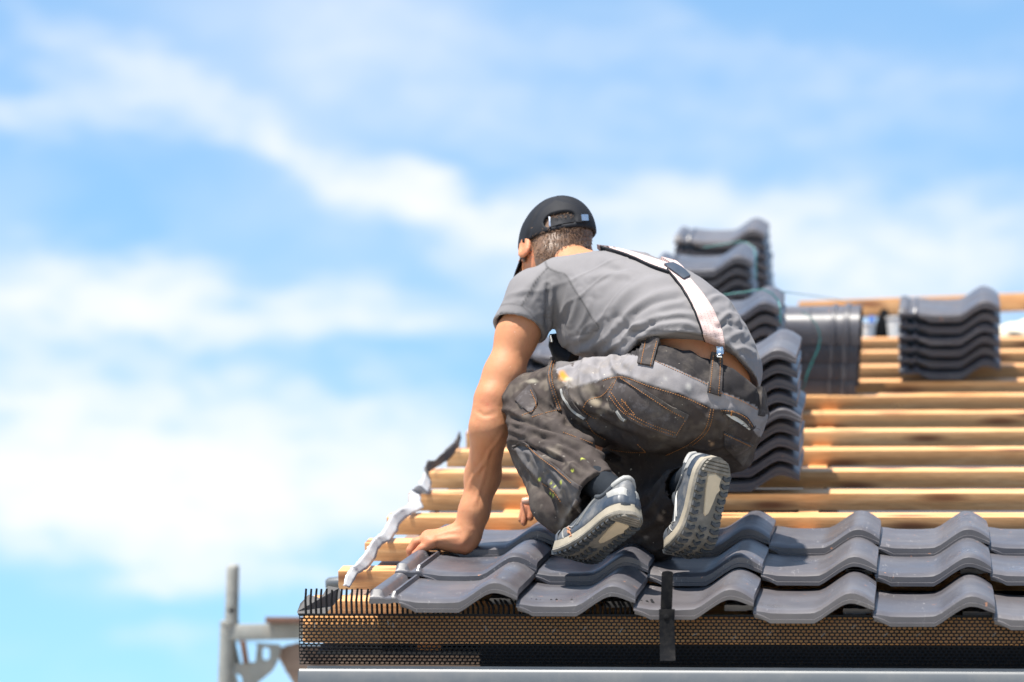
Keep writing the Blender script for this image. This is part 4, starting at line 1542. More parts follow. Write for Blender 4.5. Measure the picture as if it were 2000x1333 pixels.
def edge_field(curve, slope, d0, sign):
    def g(P):
        d = [P[i] - CPn[i] for i in range(3)]
        z = d[0] * CFn[0] + d[1] * CFn[1] + d[2] * CFn[2]
        x = 1000 + FPX * (d[0] * CRn[0] + d[1] * CRn[1] + d[2] * CRn[2]) / z
        y = 666.5 - FPX * (d[0] * CUn[0] + d[1] * CUn[1] + d[2] * CUn[2]) / z
        yc = np.interp(x, curve[:, 0], curve[:, 1]) + slope * (z - d0)
        return sign * (y - yc) * z / FPX
    return g


tf.cut(edge_field(HEM, 210, 7.76, 1), .004)
# neck opening
tf.cone(B(1130, 520, 8.16), B(1105, 478, 8.24), .060, .066, .008, 's')
V, Fq = tf.mesh()
V = relax(V, Fq, 1, .4)
Nn = vnormals(V, Fq)
V = ripple(V, Nn, .004, 11, (1, 1, 1.5), 3.1)
Nn = vnormals(V, Fq)
shirt_folds = [
    ([(1222, 660), (1255, 622), (1300, 600), (1345, 592)], .0045, 8), ([(1205, 640), (1240, 598), (1290, 572), (1335, 566)], .0042, 8),
    ([(1190, 610), (1222, 572), (1265, 548), (1312, 540)], .0032, 9), ([(1168, 570), (1205, 540), (1255, 522), (1290, 520)], .0028, 9),
    ([(1232, 640), (1280, 622), (1330, 612), (1362, 618)], .0050, 7), ([(1250, 655), (1290, 636), (1340, 632), (1370, 645)], .0046, 7), ([(1215, 655), (1238, 640), (1262, 636)], .0050, 6),
    ([(1245, 662), (1262, 640), (1285, 625)], -.004, 6), ([(1232, 620), (1275, 592), (1330, 580)], -.0035, 6),
    ([(1380, 590), (1402, 580), (1420, 588), (1428, 602)], .0055, 6), ([(1400, 632), (1422, 613), (1438, 618), (1441, 634)], .0060, 6), ([(1412, 668), (1440, 652), (1456, 655)], .0045, 7), ([(1425, 690), (1450, 680), (1470, 690)], .0045, 6),
    ([(1400, 645), (1420, 632), (1446, 640)], -.004, 5), ([(1410, 655), (1440, 690), (1470, 735)], .0035, 6),
    ([(1116, 690), (1150, 682), (1185, 660), (1205, 632)], .0060, 8), ([(1150, 692), (1180, 680), (1215, 650)], .0050, 7), ([(1130, 676), (1160, 655), (1180, 630)], -.004, 7), ([(1175, 694), (1205, 672), (1228, 655)], .006, 6),
    ([(1072, 610), (1078, 580), (1080, 550)], .0045, 7), ([(1066, 640), (1070, 600), (1070, 560)], -.0060, 5), ([(1095, 620), (1108, 580), (1112, 550)], .0028, 6), ([(1112, 635), (1125, 600), (1132, 570)], .0028, 6), ([(1132, 645), (1145, 615), (1150, 590)], .0026, 6),
    ([(1000, 585), (1030, 560), (1055, 535)], .0022, 9), ([(985, 600), (1010, 590), (1035, 592)], .0022, 7), ([(1030, 600), (1045, 570), (1058, 540)], -.0022, 6), ([(1055, 660), (1058, 630), (1052, 600)], .003, 6),
    ([(1110, 505), (1160, 500), (1210, 512)], .0022, 9), ([(1130, 530), (1175, 522), (1220, 530)], -.0022, 9), ([(1150, 545), (1195, 535), (1240, 540)], .0022, 7),
    ([(1240, 652), (1300, 650), (1368, 660)], -.0016, 3), ([(966, 606), (990, 600), (1022, 606), (1042, 628), (1052, 660), (1054, 684)], -.0014, 2.5),
]
V0_ = V.copy()
V = creases(V, Nn, .0026, 17, CRn * .85 + CUn * .5 + CFn * -.2, 4.2)
Nn = vnormals(V, Fq)
V = folds(V, Nn, [(q_, am_ * .85, w_ * .8) for q_, am_, w_ in shirt_folds])
hl1 = smooth_line([(962, 616), (970, 604), (992, 598), (1022, 604), (1046, 628), (1058, 660), (1062, 694)], 5)
hl2 = smooth_line([(1215, 688), (1236, 664), (1250, 654), (1300, 652), (1380, 663), (1430, 686), (1490, 748)], 5)
px = project(V0_)
kw_ = np.clip(np.minimum(pl_dist(px, hl1) / 22, .35 + pl_dist(px, hl2) / 14), 0, 1)
V = V0_ + (V - V0_) * kw_[:, None]
Nn = vnormals(V, Fq)
px = project(V)
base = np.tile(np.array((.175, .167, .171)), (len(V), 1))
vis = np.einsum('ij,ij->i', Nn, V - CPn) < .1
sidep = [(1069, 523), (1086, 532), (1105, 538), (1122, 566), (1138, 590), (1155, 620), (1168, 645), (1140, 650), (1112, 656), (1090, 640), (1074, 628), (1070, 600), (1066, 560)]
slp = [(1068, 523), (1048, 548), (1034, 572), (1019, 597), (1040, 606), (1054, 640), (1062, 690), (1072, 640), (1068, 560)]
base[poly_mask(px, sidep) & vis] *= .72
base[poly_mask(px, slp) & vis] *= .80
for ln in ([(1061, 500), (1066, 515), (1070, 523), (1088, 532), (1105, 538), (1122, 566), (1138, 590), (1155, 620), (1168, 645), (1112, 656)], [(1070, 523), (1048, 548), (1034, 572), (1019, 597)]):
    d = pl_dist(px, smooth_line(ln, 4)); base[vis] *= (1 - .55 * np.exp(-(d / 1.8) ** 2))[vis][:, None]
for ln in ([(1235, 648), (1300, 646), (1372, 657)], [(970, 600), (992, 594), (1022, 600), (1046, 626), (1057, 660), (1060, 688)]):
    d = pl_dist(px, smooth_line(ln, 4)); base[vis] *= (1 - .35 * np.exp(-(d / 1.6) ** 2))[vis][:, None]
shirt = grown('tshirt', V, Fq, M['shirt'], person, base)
hs_ = Hit(V, Fq)
bodyhit = None

# ---- trousers
lo = np.minimum.reduce([B(960, 1140, 7.5), B(960, 640, 8.3), B(1520, 1140, 7.5)]) - .03
hi = np.maximum.reduce([B(1520, 630, 8.3), B(960, 630, 8.3), B(1520, 1140, 8.3)]) + .03
pf = Field(lo, hi, .0042)
pf.chain([B(1296, 772, 7.80), B(1392, 784, 7.80)], [.110, .104], .05)
pf.cone(B(1330, 735, 7.86), B(1395, 752, 7.86), .100, .092, .05)
pf.cone(B(1340, 790, 7.95), B(1420, 800, 7.96), .10, .09, .05)
pf.chain([HIPL, B(1170, 782, 7.90), KNEEL], [.104, .087, .068], .035)
pf.cone(B(1200, 745, 7.92), B(1110, 755, 7.97), .062, .058, .04)          # gathered cloth on the thigh
pf.chain([KNEEL, B(1055, 848, 7.90), B(1112, 908, 7.75), B(1150, 950, 7.66), B(1186, 980, 7.59)], [.066, .069, .066, .058, .056], .006)
pf.cone(B(1118, 985, 7.70), B(1105, 1005, 7.72), .034, .034, .03)
pf.cone(B(1040, 890, 7.90), B(1080, 990, 7.76), .045, .040, .035)       # slack of the left leg below the shin
pf.cone(B(1080, 985, 7.76), B(1106, 1020, 7.72), .040, .030, .03)
pf.chain([HIPR, B(1345, 880, 7.90), KNEER], [.096, .088, .070], .035)
pf.cone(B(1250, 850, 7.97), B(1205, 985, 8.02), .075, .066, .03)
pf.chain([KNEER, B(1285, 1010, 7.88), B(1335, 962, 7.76)], [.064, .062, .058], .03)
pf.cone(B(1270, 1065, 7.94), B(1292, 1060, 7.86), .055, .040, .03)
pf.cone(B(1440, 830, 7.84), B(1440, 885, 7.86), .048, .040, .03)        # side pocket flap on the right
# waist: cut above the band and hollow
WST = np.array([(1000, 600), (1060, 640), (1120, 670), (1190, 676), (1225, 664), (1258, 660), (1300, 675), (1340, 687), (1382, 703), (1430, 726), (1462, 748), (1495, 782), (1540, 820)], float)
pf.cut(edge_field(WST, 210, 7.76, -1), .006)
# hem of the left leg, open around the ankle
ha, hb = B(1128, 935, 7.70), B(1192, 985, 7.60)
hd = hb - ha; hd /= np.linalg.norm(hd)
hc = B(1175, 966, 7.63)
pf.cut(lambda P: np.where(((P[0] - hc[0]) ** 2 + (P[1] - hc[1]) ** 2 + (P[2] - hc[2]) ** 2) < .14 ** 2, (P[0] - hc[0]) * hd[0] + (P[1] - hc[1]) * hd[1] + (P[2] - hc[2]) * hd[2], -.02), .003)
pf.cone(B(1142, 942, 7.69), B(1200, 997, 7.57), .042, .052, .003, 's')
# hem of the right leg
ra_, rb_ = B(1300, 1005, 7.88), B(1345, 950, 7.73)
rd = rb_ - ra_; rd /= np.linalg.norm(rd)
pf.cut(lambda P: np.where(((P[0] - rb_[0]) ** 2 + (P[1] - rb_[1]) ** 2 + (P[2] - rb_[2]) ** 2) < .075 ** 2, (P[0] - rb_[0]) * rd[0] + (P[1] - rb_[1]) * rd[1] + (P[2] - rb_[2]) * rd[2], -.02), .003)
pf.cone(rb_ - rd * .04, rb_ + rd * .05, .046, .052, .003, 's')
V, Fq = pf.mesh()
V = relax(V, Fq, 1, .4)
Nn = vnormals(V, Fq)
V = ripple(V, Nn, .006, 14, (1, 1, 1.3), 9.7)
Nn = vnormals(V, Fq)
V = ripple(V, Nn, .0025, 42, (1, 1, 1), 1.7)
Nn = vnormals(V, Fq)
pant_folds = [
    ([(990, 812), (1050, 832), (1115, 850), (1180, 882), (1215, 900)], -.011, 7), ([(1000, 868), (1050, 880), (1110, 905)], -.006, 6), ([(985, 835), (1030, 852), (1085, 868)], .004, 7),
    ([(1100, 715), (1082, 745), (1080, 790), (1092, 822)], .0075, 9), ([(1128, 705), (1105, 740), (1104, 780)], -.006, 7), ([(1150, 700), (1136, 735), (1140, 770), (1160, 800)], .006, 9), ([(1178, 690), (1166, 720), (1170, 745)], -.005, 7), ([(1195, 688), (1198, 715), (1215, 735)], .0055, 8),
    ([(1030, 760), (1055, 790), (1090, 812)], -.006, 7), ([(1012, 775), (1035, 805), (1070, 822)], .005, 8), ([(1040, 742), (1062, 730), (1075, 722)], .005, 7),
    ([(1010, 820), (1060, 838), (1120, 852), (1190, 870)], .0055, 9), ([(1040, 850), (1085, 862), (1140, 885)], -.0055, 7), ([(1020, 845), (1052, 848), (1100, 872), (1150, 905)], .006, 8), ([(1060, 870), (1095, 893), (1135, 922)], .005, 7), ([(1120, 850), (1160, 880), (1190, 912)], .005, 9), ([(1130, 890), (1160, 905), (1180, 925)], -.004, 6),
    ([(1010, 880), (1035, 915), (1062, 950)], .005, 7), ([(1030, 870), (1060, 915), (1090, 950)], -.005, 6), ([(1070, 935), (1088, 970), (1098, 1005)], .005, 6),
    ([(1120, 800), (1180, 830), (1250, 860)], -.0045, 9), ([(1150, 830), (1220, 868), (1300, 880)], .0045, 9), ([(1160, 790), (1210, 810)], .0035, 8),
    ([(1300, 870), (1360, 850), (1395, 800)], .003, 10), ([(1385, 800), (1400, 840), (1395, 880)], -.0035, 8), ([(1420, 880), (1435, 840), (1430, 800)], .004, 8),
    ([(1230, 668), (1236, 690)], .003, 3), ([(1240, 664), (1246, 690)], .003, 3), ([(1222, 670), (1226, 690)], .003, 3), ([(1214, 674), (1216, 694)], .003, 3), ([(1250, 662), (1254, 690)], .003, 3),
    ([(1200, 930), (1150, 962), (1112, 1000), (1096, 1035)], .004, 5), ([(1240, 1040), (1280, 1020), (1300, 980)], .005, 8), ([(1235, 1000), (1265, 980), (1290, 940)], -.005, 8), ([(1260, 1080), (1290, 1070), (1312, 1050)], .004, 7),
]
V = creases(V, Nn, .0034, 15, CRn * .8 - CUn * .55 - CFn * .3, 8.8)
Nn = vnormals(V, Fq)
V = folds(V, Nn, [(q_, am_ * 1.15, w_ * .8) for q_, am_, w_ in pant_folds])
Nn = vnormals(V, Fq)
px = project(V)
vis = np.einsum('ij,ij->i', Nn, V - CPn) < .15
DARK, GREY, BAND = np.array((.052, .041, .037)), np.array((.225, .212, .218)), np.array((.026, .023, .024))
c = np.tile(DARK, (len(V), 1))


def paint(poly, col):
    c[poly_mask(px, poly) & vis] = col


waist = [(1200, 660), (1262, 656), (1300, 660), (1382, 676), (1430, 692), (1475, 735), (1500, 775), (1492, 808), (1474, 792), (1412, 766), (1382, 750), (1300, 712), (1262, 700), (1218, 690), (1196, 690)]
paint([(1110, 738), (1125, 700), (1160, 680), (1215, 690), (1262, 700), (1300, 712), (1382, 750), (1412, 766), (1474, 792), (1500, 812), (1494, 862), (1478, 850), (1455, 822), (1425, 806), (1385, 795), (1330, 770), (1270, 752), (1215, 733), (1178, 741), (1150, 752), (1122, 756)], GREY)
paint([(1085, 722), (1112, 706), (1134, 742), (1122, 758), (1108, 757), (1096, 742)], GREY * .95)
paint([(1003, 872), (1024, 865), (1052, 888), (1086, 913), (1120, 942), (1140, 958), (1120, 985), (1106, 1010), (1098, 985), (1082, 955), (1050, 935), (1020, 905)], GREY * .42)
paint(waist, BAND)
paint([(1085, 700), (1130, 688), (1140, 700), (1105, 715), (1085, 722)], GREY * .55)
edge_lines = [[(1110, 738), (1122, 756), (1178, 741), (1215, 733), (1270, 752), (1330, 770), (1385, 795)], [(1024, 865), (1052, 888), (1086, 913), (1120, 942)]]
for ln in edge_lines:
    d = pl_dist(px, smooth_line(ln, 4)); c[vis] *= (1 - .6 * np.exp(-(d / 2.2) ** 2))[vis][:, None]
nz = np.array([mnoise.noise(Vector(v) * 60) for v in V])
for (x, y, rx, ry, col, a_) in [(1098, 733, 9, 11, (.62, .26, .02), 1), (1104, 739, 8, 8, (.62, .26, .02), 1), (1110, 741, 10, 6, (.50, .44, .33), .7), (1162, 785, 14, 12, (.30, .25, .18), .8), (1155, 760, 20, 14, (.20, .17, .13), .55), (1200, 800, 26, 10, (.14, .12, .10), .6), (1130, 770, 30, 20, (.15, .13, .115), .5),
                                (1084, 950, 3, 2.4, (.50, .56, .07), 1), (1076, 945, 4, 2, (.45, .5, .06), 1), (1075, 964, 2.2, 5, (.5, .56, .07), 1), (1054, 936, 3, 4, (.45, .5, .07), 1), (1095, 944, 2.5, 5, (.5, .56, .07), .9), (1118, 920, 4, 2.4, (.5, .56, .07), 1), (1138, 896, 4, 2, (.52, .57, .1), 1), (1150, 903, 2, 2, (.6, .6, .55), .9), (1080, 968, 2.5, 6, (.45, .5, .07), .9),
                                (1345, 757, 6, 9, (.45, .43, .40), .8), (1300, 740, 4, 6, (.4, .39, .36), .5), (1390, 868, 5, 5, (.42, .27, .16), .8), (1385, 862, 3, 2, (.5, .33, .2), .9), (1290, 1012, 8, 10, (.40, .33, .27), .8), (1296, 1002, 4, 5, (.45, .38, .3), .9), (1262, 1050, 6, 4, (.35, .29, .24), .8), (1100, 1010, 14, 22, (.25, .21, .18), .7), (1112, 1000, 5, 16, (.4, .36, .3), .6),
                                (1040, 745, 18, 5, (.30, .27, .21), .8), (1115, 702, 16, 4, (.44, .36, .22), .9), (1125, 700, 8, 3, (.5, .42, .25), .9), (1060, 905, 16, 16, (.16, .145, .135), .5)]:
    g = np.clip(1.6 * np.exp(-(((px[:, 0] - x) / rx) ** 2 + ((px[:, 1] - y) / ry) ** 2)) - .55 + nz * .5, 0, 1) * a_ * vis
    c = c * (1 - g[:, None]) + np.array(col) * g[:, None]
wr = np.zeros(len(V))
for x, y, sx, sy, s_ in [(1150, 785, 80, 45, 1.0), (1090, 760, 50, 50, .9), (1075, 905, 55, 45, .8), (1240, 800, 90, 40, .55), (1030, 770, 40, 40, .8), (1100, 985, 30, 50, .9), (1180, 720, 80, 25, .6), (1350, 830, 90, 40, .35)]:
    wr = np.maximum(wr, s_ * np.exp(-((px[:, 0] - x) / sx) ** 2 - ((px[:, 1] - y) / sy) ** 2))
n1 = np.array([mnoise.noise(Vector((v[0] * 22, v[1] * 22, v[2] * 34))) + .6 * mnoise.noise(Vector(v) * 75) for v in V])
sm_ = np.clip((n1 - .08) * 2.2, 0, 1) * wr * vis * .62
c = c * (1 - sm_[:, None]) + np.array((.235, .198, .158)) * sm_[:, None]
n2 = np.array([mnoise.noise(Vector(v) * 150) + .5 * mnoise.noise(Vector(v) * 61) for v in V])
sp_ = np.clip((n2 - .76) * 6, 0, .8) * np.clip(wr * 1.4, 0, 1) * vis
c = c * (1 - sp_[:, None]) + np.array((.46, .42, .36)) * sp_[:, None]
pants = grown('trousers', V, Fq, M['trousers'], person, c)
hp_ = Hit(V, Fq)
# waistband and loops, pockets
def lab(o, t):
    if o is not None: o['label'] = t
    return o


patch('belt_loop', [(1257, 659), (1251, 688), (1246, 712)], [(1289, 665), (1282, 692), (1275, 717)], hp_, M['dark_cotton'], pants, .006, .004, 12, 6)
patch('belt_loop', [(1389, 690), (1386, 730), (1381, 767)], [(1412, 698), (1411, 736), (1408, 775)], hp_, M['dark_cotton'], pants, .006, .004, 14, 6)
patch('belt_loop', [(1482, 756), (1483, 782), (1480, 812)], [(1492, 762), (1494, 788), (1490, 814)], hp_, M['dark_cotton'], pants, .006, .004, 10, 4)
lab(patch('back_pocket', [(1210, 733), (1262, 768), (1305, 795), (1344, 816)], [(1187, 772), (1215, 808), (1262, 836), (1320, 855)], hp_, M['pocket'], pants, .005, .004, 22, 12, .004), 'left back pocket of worn dark cotton')
patch('pocket_hem', [(1208, 730), (1262, 763), (1305, 790), (1346, 811)], [(1208, 737), (1260, 771), (1303, 799), (1342, 819)], hp_, M['dark_cotton'], pants, .0095, .004, 24, 4)
patch('pocket_label', [(1205, 804), (1214, 817), (1222, 823)], [(1208, 802), (1217, 814), (1225, 819)], hp_, M['reflect'], pants, .007, .003, 8, 3)
lab(patch('torn_pocket', [(1408, 800), (1430, 802), (1455, 812), (1472, 836)], [(1414, 806), (1430, 811), (1452, 824), (1466, 840)], hp_, M['dark_cotton'], pants, .007, .006, 16, 4, .002), 'frayed edge of the torn right back pocket')
lab(patch('torn_lining', [(1417, 809), (1432, 811), (1452, 823), (1466, 838)], [(1424, 814), (1436, 822), (1452, 832), (1462, 840)], hp_, M['white_cloth'], pants, .003, .003, 12, 4), 'pale lining showing through the tear')
patch('side_flap', [(1414, 842), (1440, 855), (1470, 868)], [(1414, 870), (1438, 896), (1450, 908)], hp_, M['pocket'], pants, .006, .004, 14, 10, .003)
patch('thigh_pocket', [(1098, 760), (1108, 790), (1130, 815), (1146, 822)], [(1105, 755), (1118, 782), (1138, 806), (1150, 812)], hp_, M['dark_cotton'], pants, .006, .004, 14, 4)
patch('thigh_pocket_edge', [(1096, 762), (1102, 778), (1122, 806), (1142, 820)], [(1099, 761), (1105, 777), (1125, 803), (1146, 817)], hp_, M['reflect'], pants, .008, .002, 16, 2)
patch('knee_tape', [(1077, 702), (1070, 730), (1078, 770), (1090, 805)], [(1084, 700), (1078, 730), (1087, 770), (1098, 802)], hp_, M['dark_cotton'], pants, .006, .004, 18, 4)
patch('knee_patch', [(1006, 782), (1036, 808), (1042, 800)], [(1036, 752), (1050, 780), (1046, 798)], hp_, M['pocket'], pants, .004, .004, 12, 8, .002)
patch('shin_seam', [(1003, 870), (1024, 864), (1052, 886), (1086, 911), (1122, 942), (1140, 952)], [(1003, 875), (1024, 870), (1051, 892), (1085, 917), (1120, 948), (1138, 958)], hp_, M['pocket'], pants, .005, .004, 30, 3)
pk = Hit(np.array([v.co[:] for o in [pants] + [ch_ for ch_ in pants.children] for v in o.data.vertices]), np.array([[i for i in range(4)]])) if False else None
# combined surface for the stitching
vv, ff, off_ = [], [], 0
for o in [pants] + list(pants.children):
    mwv = np.array([v.co[:] for v in o.data.vertices])
    vv.append(mwv)
    ff += [tuple(i + off_ for i in p.vertices) for p in o.data.polygons]
    off_ += len(mwv)
class Hit2(Hit):
    def __init__(self, V_, F_): self.t = BVHTree.FromPolygons([tuple(v) for v in V_], F_)
hall = Hit2(np.concatenate(vv), ff)
stitches('stitching', [
    [(1262, 662), (1256, 690), (1252, 712)], [(1283, 667), (1276, 692), (1270, 716)], [(1393, 695), (1390, 730), (1386, 768)], [(1407, 700), (1406, 736), (1403, 773)],
    [(1300, 662), (1345, 670), (1385, 682)], [(1415, 692), (1450, 715), (1478, 755)], [(1280, 706), (1330, 728), (1384, 752)], [(1408, 768), (1445, 782), (1482, 802)],
    [(1212, 739), (1262, 772), (1305, 800), (1340, 819)], [(1190, 774), (1217, 806), (1263, 832), (1318, 851)], [(1194, 768), (1222, 802), (1266, 827), (1320, 846)], [(1338, 822), (1320, 851)], [(1206, 738), (1190, 770)],
    [(1214, 780), (1240, 810)], [(1240, 810), (1222, 806), (1214, 780)], [(1222, 785), (1228, 806)],
    [(1178, 744), (1215, 737), (1270, 756), (1330, 774), (1385, 799)], [(1388, 800), (1376, 840), (1345, 868), (1300, 890)], [(1394, 800), (1382, 842), (1350, 872)],
    [(1078, 706), (1072, 732), (1080, 770), (1092, 804)], [(1083, 704), (1077, 732), (1085, 770), (1096, 802)], [(1040, 815), (1070, 806), (1098, 800)], [(1020, 812), (1046, 796), (1036, 760)],
    [(1140, 796), (1150, 782), (1178, 772), (1200, 745)], [(1138, 800), (1155, 815), (1166, 818)], [(1100, 845), (1200, 880), (1262, 884)], [(1145, 822), (1160, 845), (1185, 860)], [(1245, 868), (1262, 884)],
    [(1414, 848), (1440, 860), (1466, 872)], [(1028, 870), (1052, 892), (1084, 916), (1118, 946)], [(1060, 945), (1080, 960), (1098, 985)], [(1408, 802), (1432, 805), (1456, 816), (1470, 834)],
], hall, M['stitch'], pants)
stitches('bar_tack', [[(1252, 711), (1260, 713)], [(1266, 716), (1274, 717)], [(1382, 766), (1390, 769)], [(1400, 773), (1408, 775)], [(1205, 735), (1214, 738)], [(1334, 815), (1342, 819)], [(1258, 661), (1264, 662)], [(1096, 803), (1102, 798)], [(1208, 733), (1212, 742)], [(1430, 803), (1428, 812), (1436, 808)]], hall, M['stitch'], pants, .0018, .02, .0005, .0018)
# frayed threads at the torn pocket and at both hems
mb = MB()
for (x, y) in [(1468, 838), (1472, 834), (1440, 826), (1448, 830), (1425, 820), (1415, 808), (1462, 828), (1432, 830), (1456, 834), (1310, 985), (1304, 995), (1300, 1008), (1312, 975), (1298, 1025), (1200, 934), (1188, 938), (1104, 1036), (1110, 1045)]:
    p, n = hall(x, y)
    if p is None: continue
    for k in range(3):
        e = Vector((random.uniform(-1, 1), random.uniform(-.3, .3), random.uniform(-1, .6))).normalized() * random.uniform(.006, .014)
        mb.tube([p + n * .002, p + n * .006 + e * .6, p + n * .004 + e], [.0006, .0006, .0003], 4)
mb.build('frayed_threads', M['dark_cotton'], pants, smooth=60)['kind'] = 'stuff'

# ---- suspenders over the back
both = Hit(np.concatenate([np.array([v.co[:] for v in shirt.data.vertices]), V]), np.concatenate([np.array([list(p.vertices) for p in shirt.data.polygons]), Fq + len(shirt.data.vertices)]))
ssm = mesh_np('smooth_back', *[0, 0]) if False else None
sus = empty('suspenders', unproj(1350, 600, 7.9), '', '')
for k_ in ('label', 'category'):
    if k_ in sus: del sus[k_]
sus.parent = person
patch('suspender_strap', [(1302, 528), (1330, 562), (1352, 600), (1367, 638), (1378, 672)], [(1346, 546), (1374, 580), (1395, 614), (1409, 650), (1417, 682)], both, M['strap'], sus, .0065, .002, 40, 8, .001, (3, 26))
patch('suspender_strap', [(1166, 482), (1200, 487), (1232, 495), (1268, 506), (1312, 520)], [(1172, 486), (1205, 495), (1236, 506), (1266, 520), (1304, 534)], both, M['strap'], sus, .0055, .002, 30, 4, 0, (2, 20))
patch('suspender_strap', [(1290, 507), (1305, 516), (1318, 528)], [(1318, 514), (1334, 528), (1344, 545)], both, M['strap'], sus, .007, .002, 14, 6, 0, (3, 8))
patch('leather_yoke', [(1296, 523), (1312, 536), (1334, 552)], [(1314, 521), (1332, 531), (1347, 546)], both, M['leather'], sus, .011, .003, 10, 6, .001)
for A_, B_ in (([(1301.5, 530), (1329.5, 564), (1351.5, 602), (1366.5, 640), (1377.5, 674)], [(1303, 528), (1331, 562), (1353, 600), (1368, 638), (1379, 672)]),):
    patch('strap_edge', A_, B_, both, M['cap'], sus, .0075, .003, 36, 2)
patch('strap_edge', [(1172, 485), (1205, 494), (1236, 505), (1266, 519), (1304, 533)], [(1173, 488), (1206, 497), (1237, 508), (1267, 522), (1305, 536)], both, M['cap'], sus, .007, .003, 26, 2)
patch('clip_bar', [(1380, 671), (1398, 676), (1418, 682)], [(1380, 675), (1398, 680), (1418, 686)], both, M['silver'], sus, .009, .003, 10, 3)
patch('clip', [(1394, 677), (1395, 697)], [(1407, 679), (1409, 699)], hall, M['silver'], sus, .013, .004, 6, 6, .0015)

# ---- shoes


def shoe_build(name, O, ydir, sole_n, toe_bend, y_bend, label):
    """local frame: y heel to toe, z away from the sole"""
    Y = CRn * ydir[0] + CUn * ydir[1] + CFn * ydir[2]; Y /= np.linalg.norm(Y)
    Z = -(CRn * sole_n[0] + CUn * sole_n[1] + CFn * sole_n[2]); Z -= Y * (Z @ Y); Z /= np.linalg.norm(Z)
    X = np.cross(Y, Z)
    root = empty(name, O, '', '')
    for k_ in ('label', 'category'):
        if k_ in root: del root[k_]
    root.parent = person
    root.matrix_parent_inverse = Matrix()
    root['label'] = label
    ky = np.array([0, .003, .010, .022, .040, .07, .10, .13, .16, .185, .21, .235, .255, .272, .282, .287])
    kw = np.array([0.004, .017, .028, .036, .0415, .0425, .0410, .0405, .0435, .0475, .0500, .0480, .0420, .0310, .0190, .004])
    hw = lambda y: np.interp(y, ky, kw)

    def bend(p):
        x, y, z = p
        z = z + .010 * (max(0, y - .20) / .087) ** 2                # toe spring
        if y > y_bend:
            L_ = .075
            s = min(y - y_bend, L_); a = toe_bend * s / L_
            r = L_ / max(toe_bend, 1e-4)
            # arc that curls the toe towards +z, about a point above the sole
            yy = y_bend + (r - z) * math.sin(a); zz = z + (r - z) * (1 - math.cos(a))
            if y - y_bend > L_:
                e = y - y_bend - L_
                yy += e * math.cos(a); zz += e * math.sin(a)
            y, z = yy, zz
        return Vector(O + X * x + Y * y * .96 + Z * z)

    def slab(nm, mat, z0, z1, wf0, wf1, y0=0.0, y1=.287, n=30, flare=None):
        ys = np.linspace(y0, y1, n)
        vs = []
        for y in ys:
            e = 1.0
            w0, w1 = hw(y) * wf0, hw(y) * wf1
            for (x, z) in [(-w0, z0), (-w0 * .5, z0), (0, z0), (w0 * .5, z0), (w0, z0), (w1 * 1.03, (z0 + z1) / 2), (w1, z1), (0, z1), (-w1, z1), (-w1 * 1.03, (z0 + z1) / 2)]:
                zz = z + (.006 * math.sin(min(1, y / .06) * math.pi / 2) if False else 0)
                vs.append(bend((x, y, zz)))
        m_ = 10
        fs = [(i * m_ + k, i * m_ + (k + 1) % m_, (i + 1) * m_ + (k + 1) % m_, (i + 1) * m_ + k) for i in range(n - 1) for k in range(m_)]
        fs += [tuple(reversed(range(m_))), tuple((n - 1) * m_ + k for k in range(m_))]
        mb = MB(); mb.add(vs, fs)
        return mb.build(nm, mat, root, smooth=40)

    slab('outsole', M['outsole'], .000, .008, 1.02, 1.06)
    slab('midsole', M['midsole'], .008, .026, 1.07, 1.01)
    # upper
    hy = np.array([0, .004, .012, .03, .06, .085, .11, .14, .17, .20, .23, .255, .272, .282, .286])
    hz = np.array([.050, .068, .076, .080, .078, .080, .076, .064, .053, .045, .040, .036, .029, .018, .006])
    H = lambda y: np.interp(y, hy, hz)
    ny, na = 40, 19
    U = lambda y, a, o=0.0: ((hw(y) * 1.0 + o) * math.copysign(abs(math.cos(a)) ** .75, math.cos(a)) * (1 - .28 * max(0, math.sin(a)) * min(1, max(0, (.13 - y) / .05))), y, .022 + (H(y) + o) * max(0, math.sin(a)) ** .8)
    vs = []
    ys = np.concatenate([np.linspace(.0005, .03, 9), np.linspace(.036, .27, 24), np.linspace(.273, .286, 7)])
    for y in ys:
        for k in range(na): vs.append(bend(U(y, math.pi * k / (na - 1))))
    hole = lambda y: max(0.0, 1 - ((y - .058) / .050) ** 2) ** .5 * .95
    fs = [(i * na + k, i * na + k + 1, (i + 1) * na + k + 1, (i + 1) * na + k) for i in range(len(ys) - 1) for k in range(na - 1)
          if not abs(math.pi * (k + .5) / (na - 1) - math.pi / 2) < hole((ys[i] + ys[i + 1]) / 2)]
    fs.append(tuple(range(na)))
    mb = MB(); mb.add(vs, fs)
    up = mb.build('upper', M['shoe'], root, smooth=60)
    sk2 = up.modifiers.new('thick', 'SOLIDIFY'); sk2.thickness = .002

    def strip(nm, mat, f0, f1, o=.0018, n=26, side=(-1, 1)):
        for s in side:
            vs = []
            for i in range(n + 1):
                t = i / n
                (y0, a0), (y1, a1) = f0(t), f1(t)
                A0 = a0 if s > 0 else math.pi - a0
                A1 = a1 if s > 0 else math.pi - a1
                for j in range(5):
                    q = j / 4
                    vs.append(bend(U(y0 * (1 - q) + y1 * q, A0 * (1 - q) + A1 * q, o if 0 < j < 4 else o * .1)))
            fs = [(i * 5 + j, i * 5 + j + 1, (i + 1) * 5 + j + 1, (i + 1) * 5 + j) for i in range(n) for j in range(4)]
            mb = MB(); mb.add(vs, fs); mb.build(nm, mat, root, smooth=60)
    ip = lambda t, *q: np.interp(t, np.linspace(0, 1, len(q)), q)
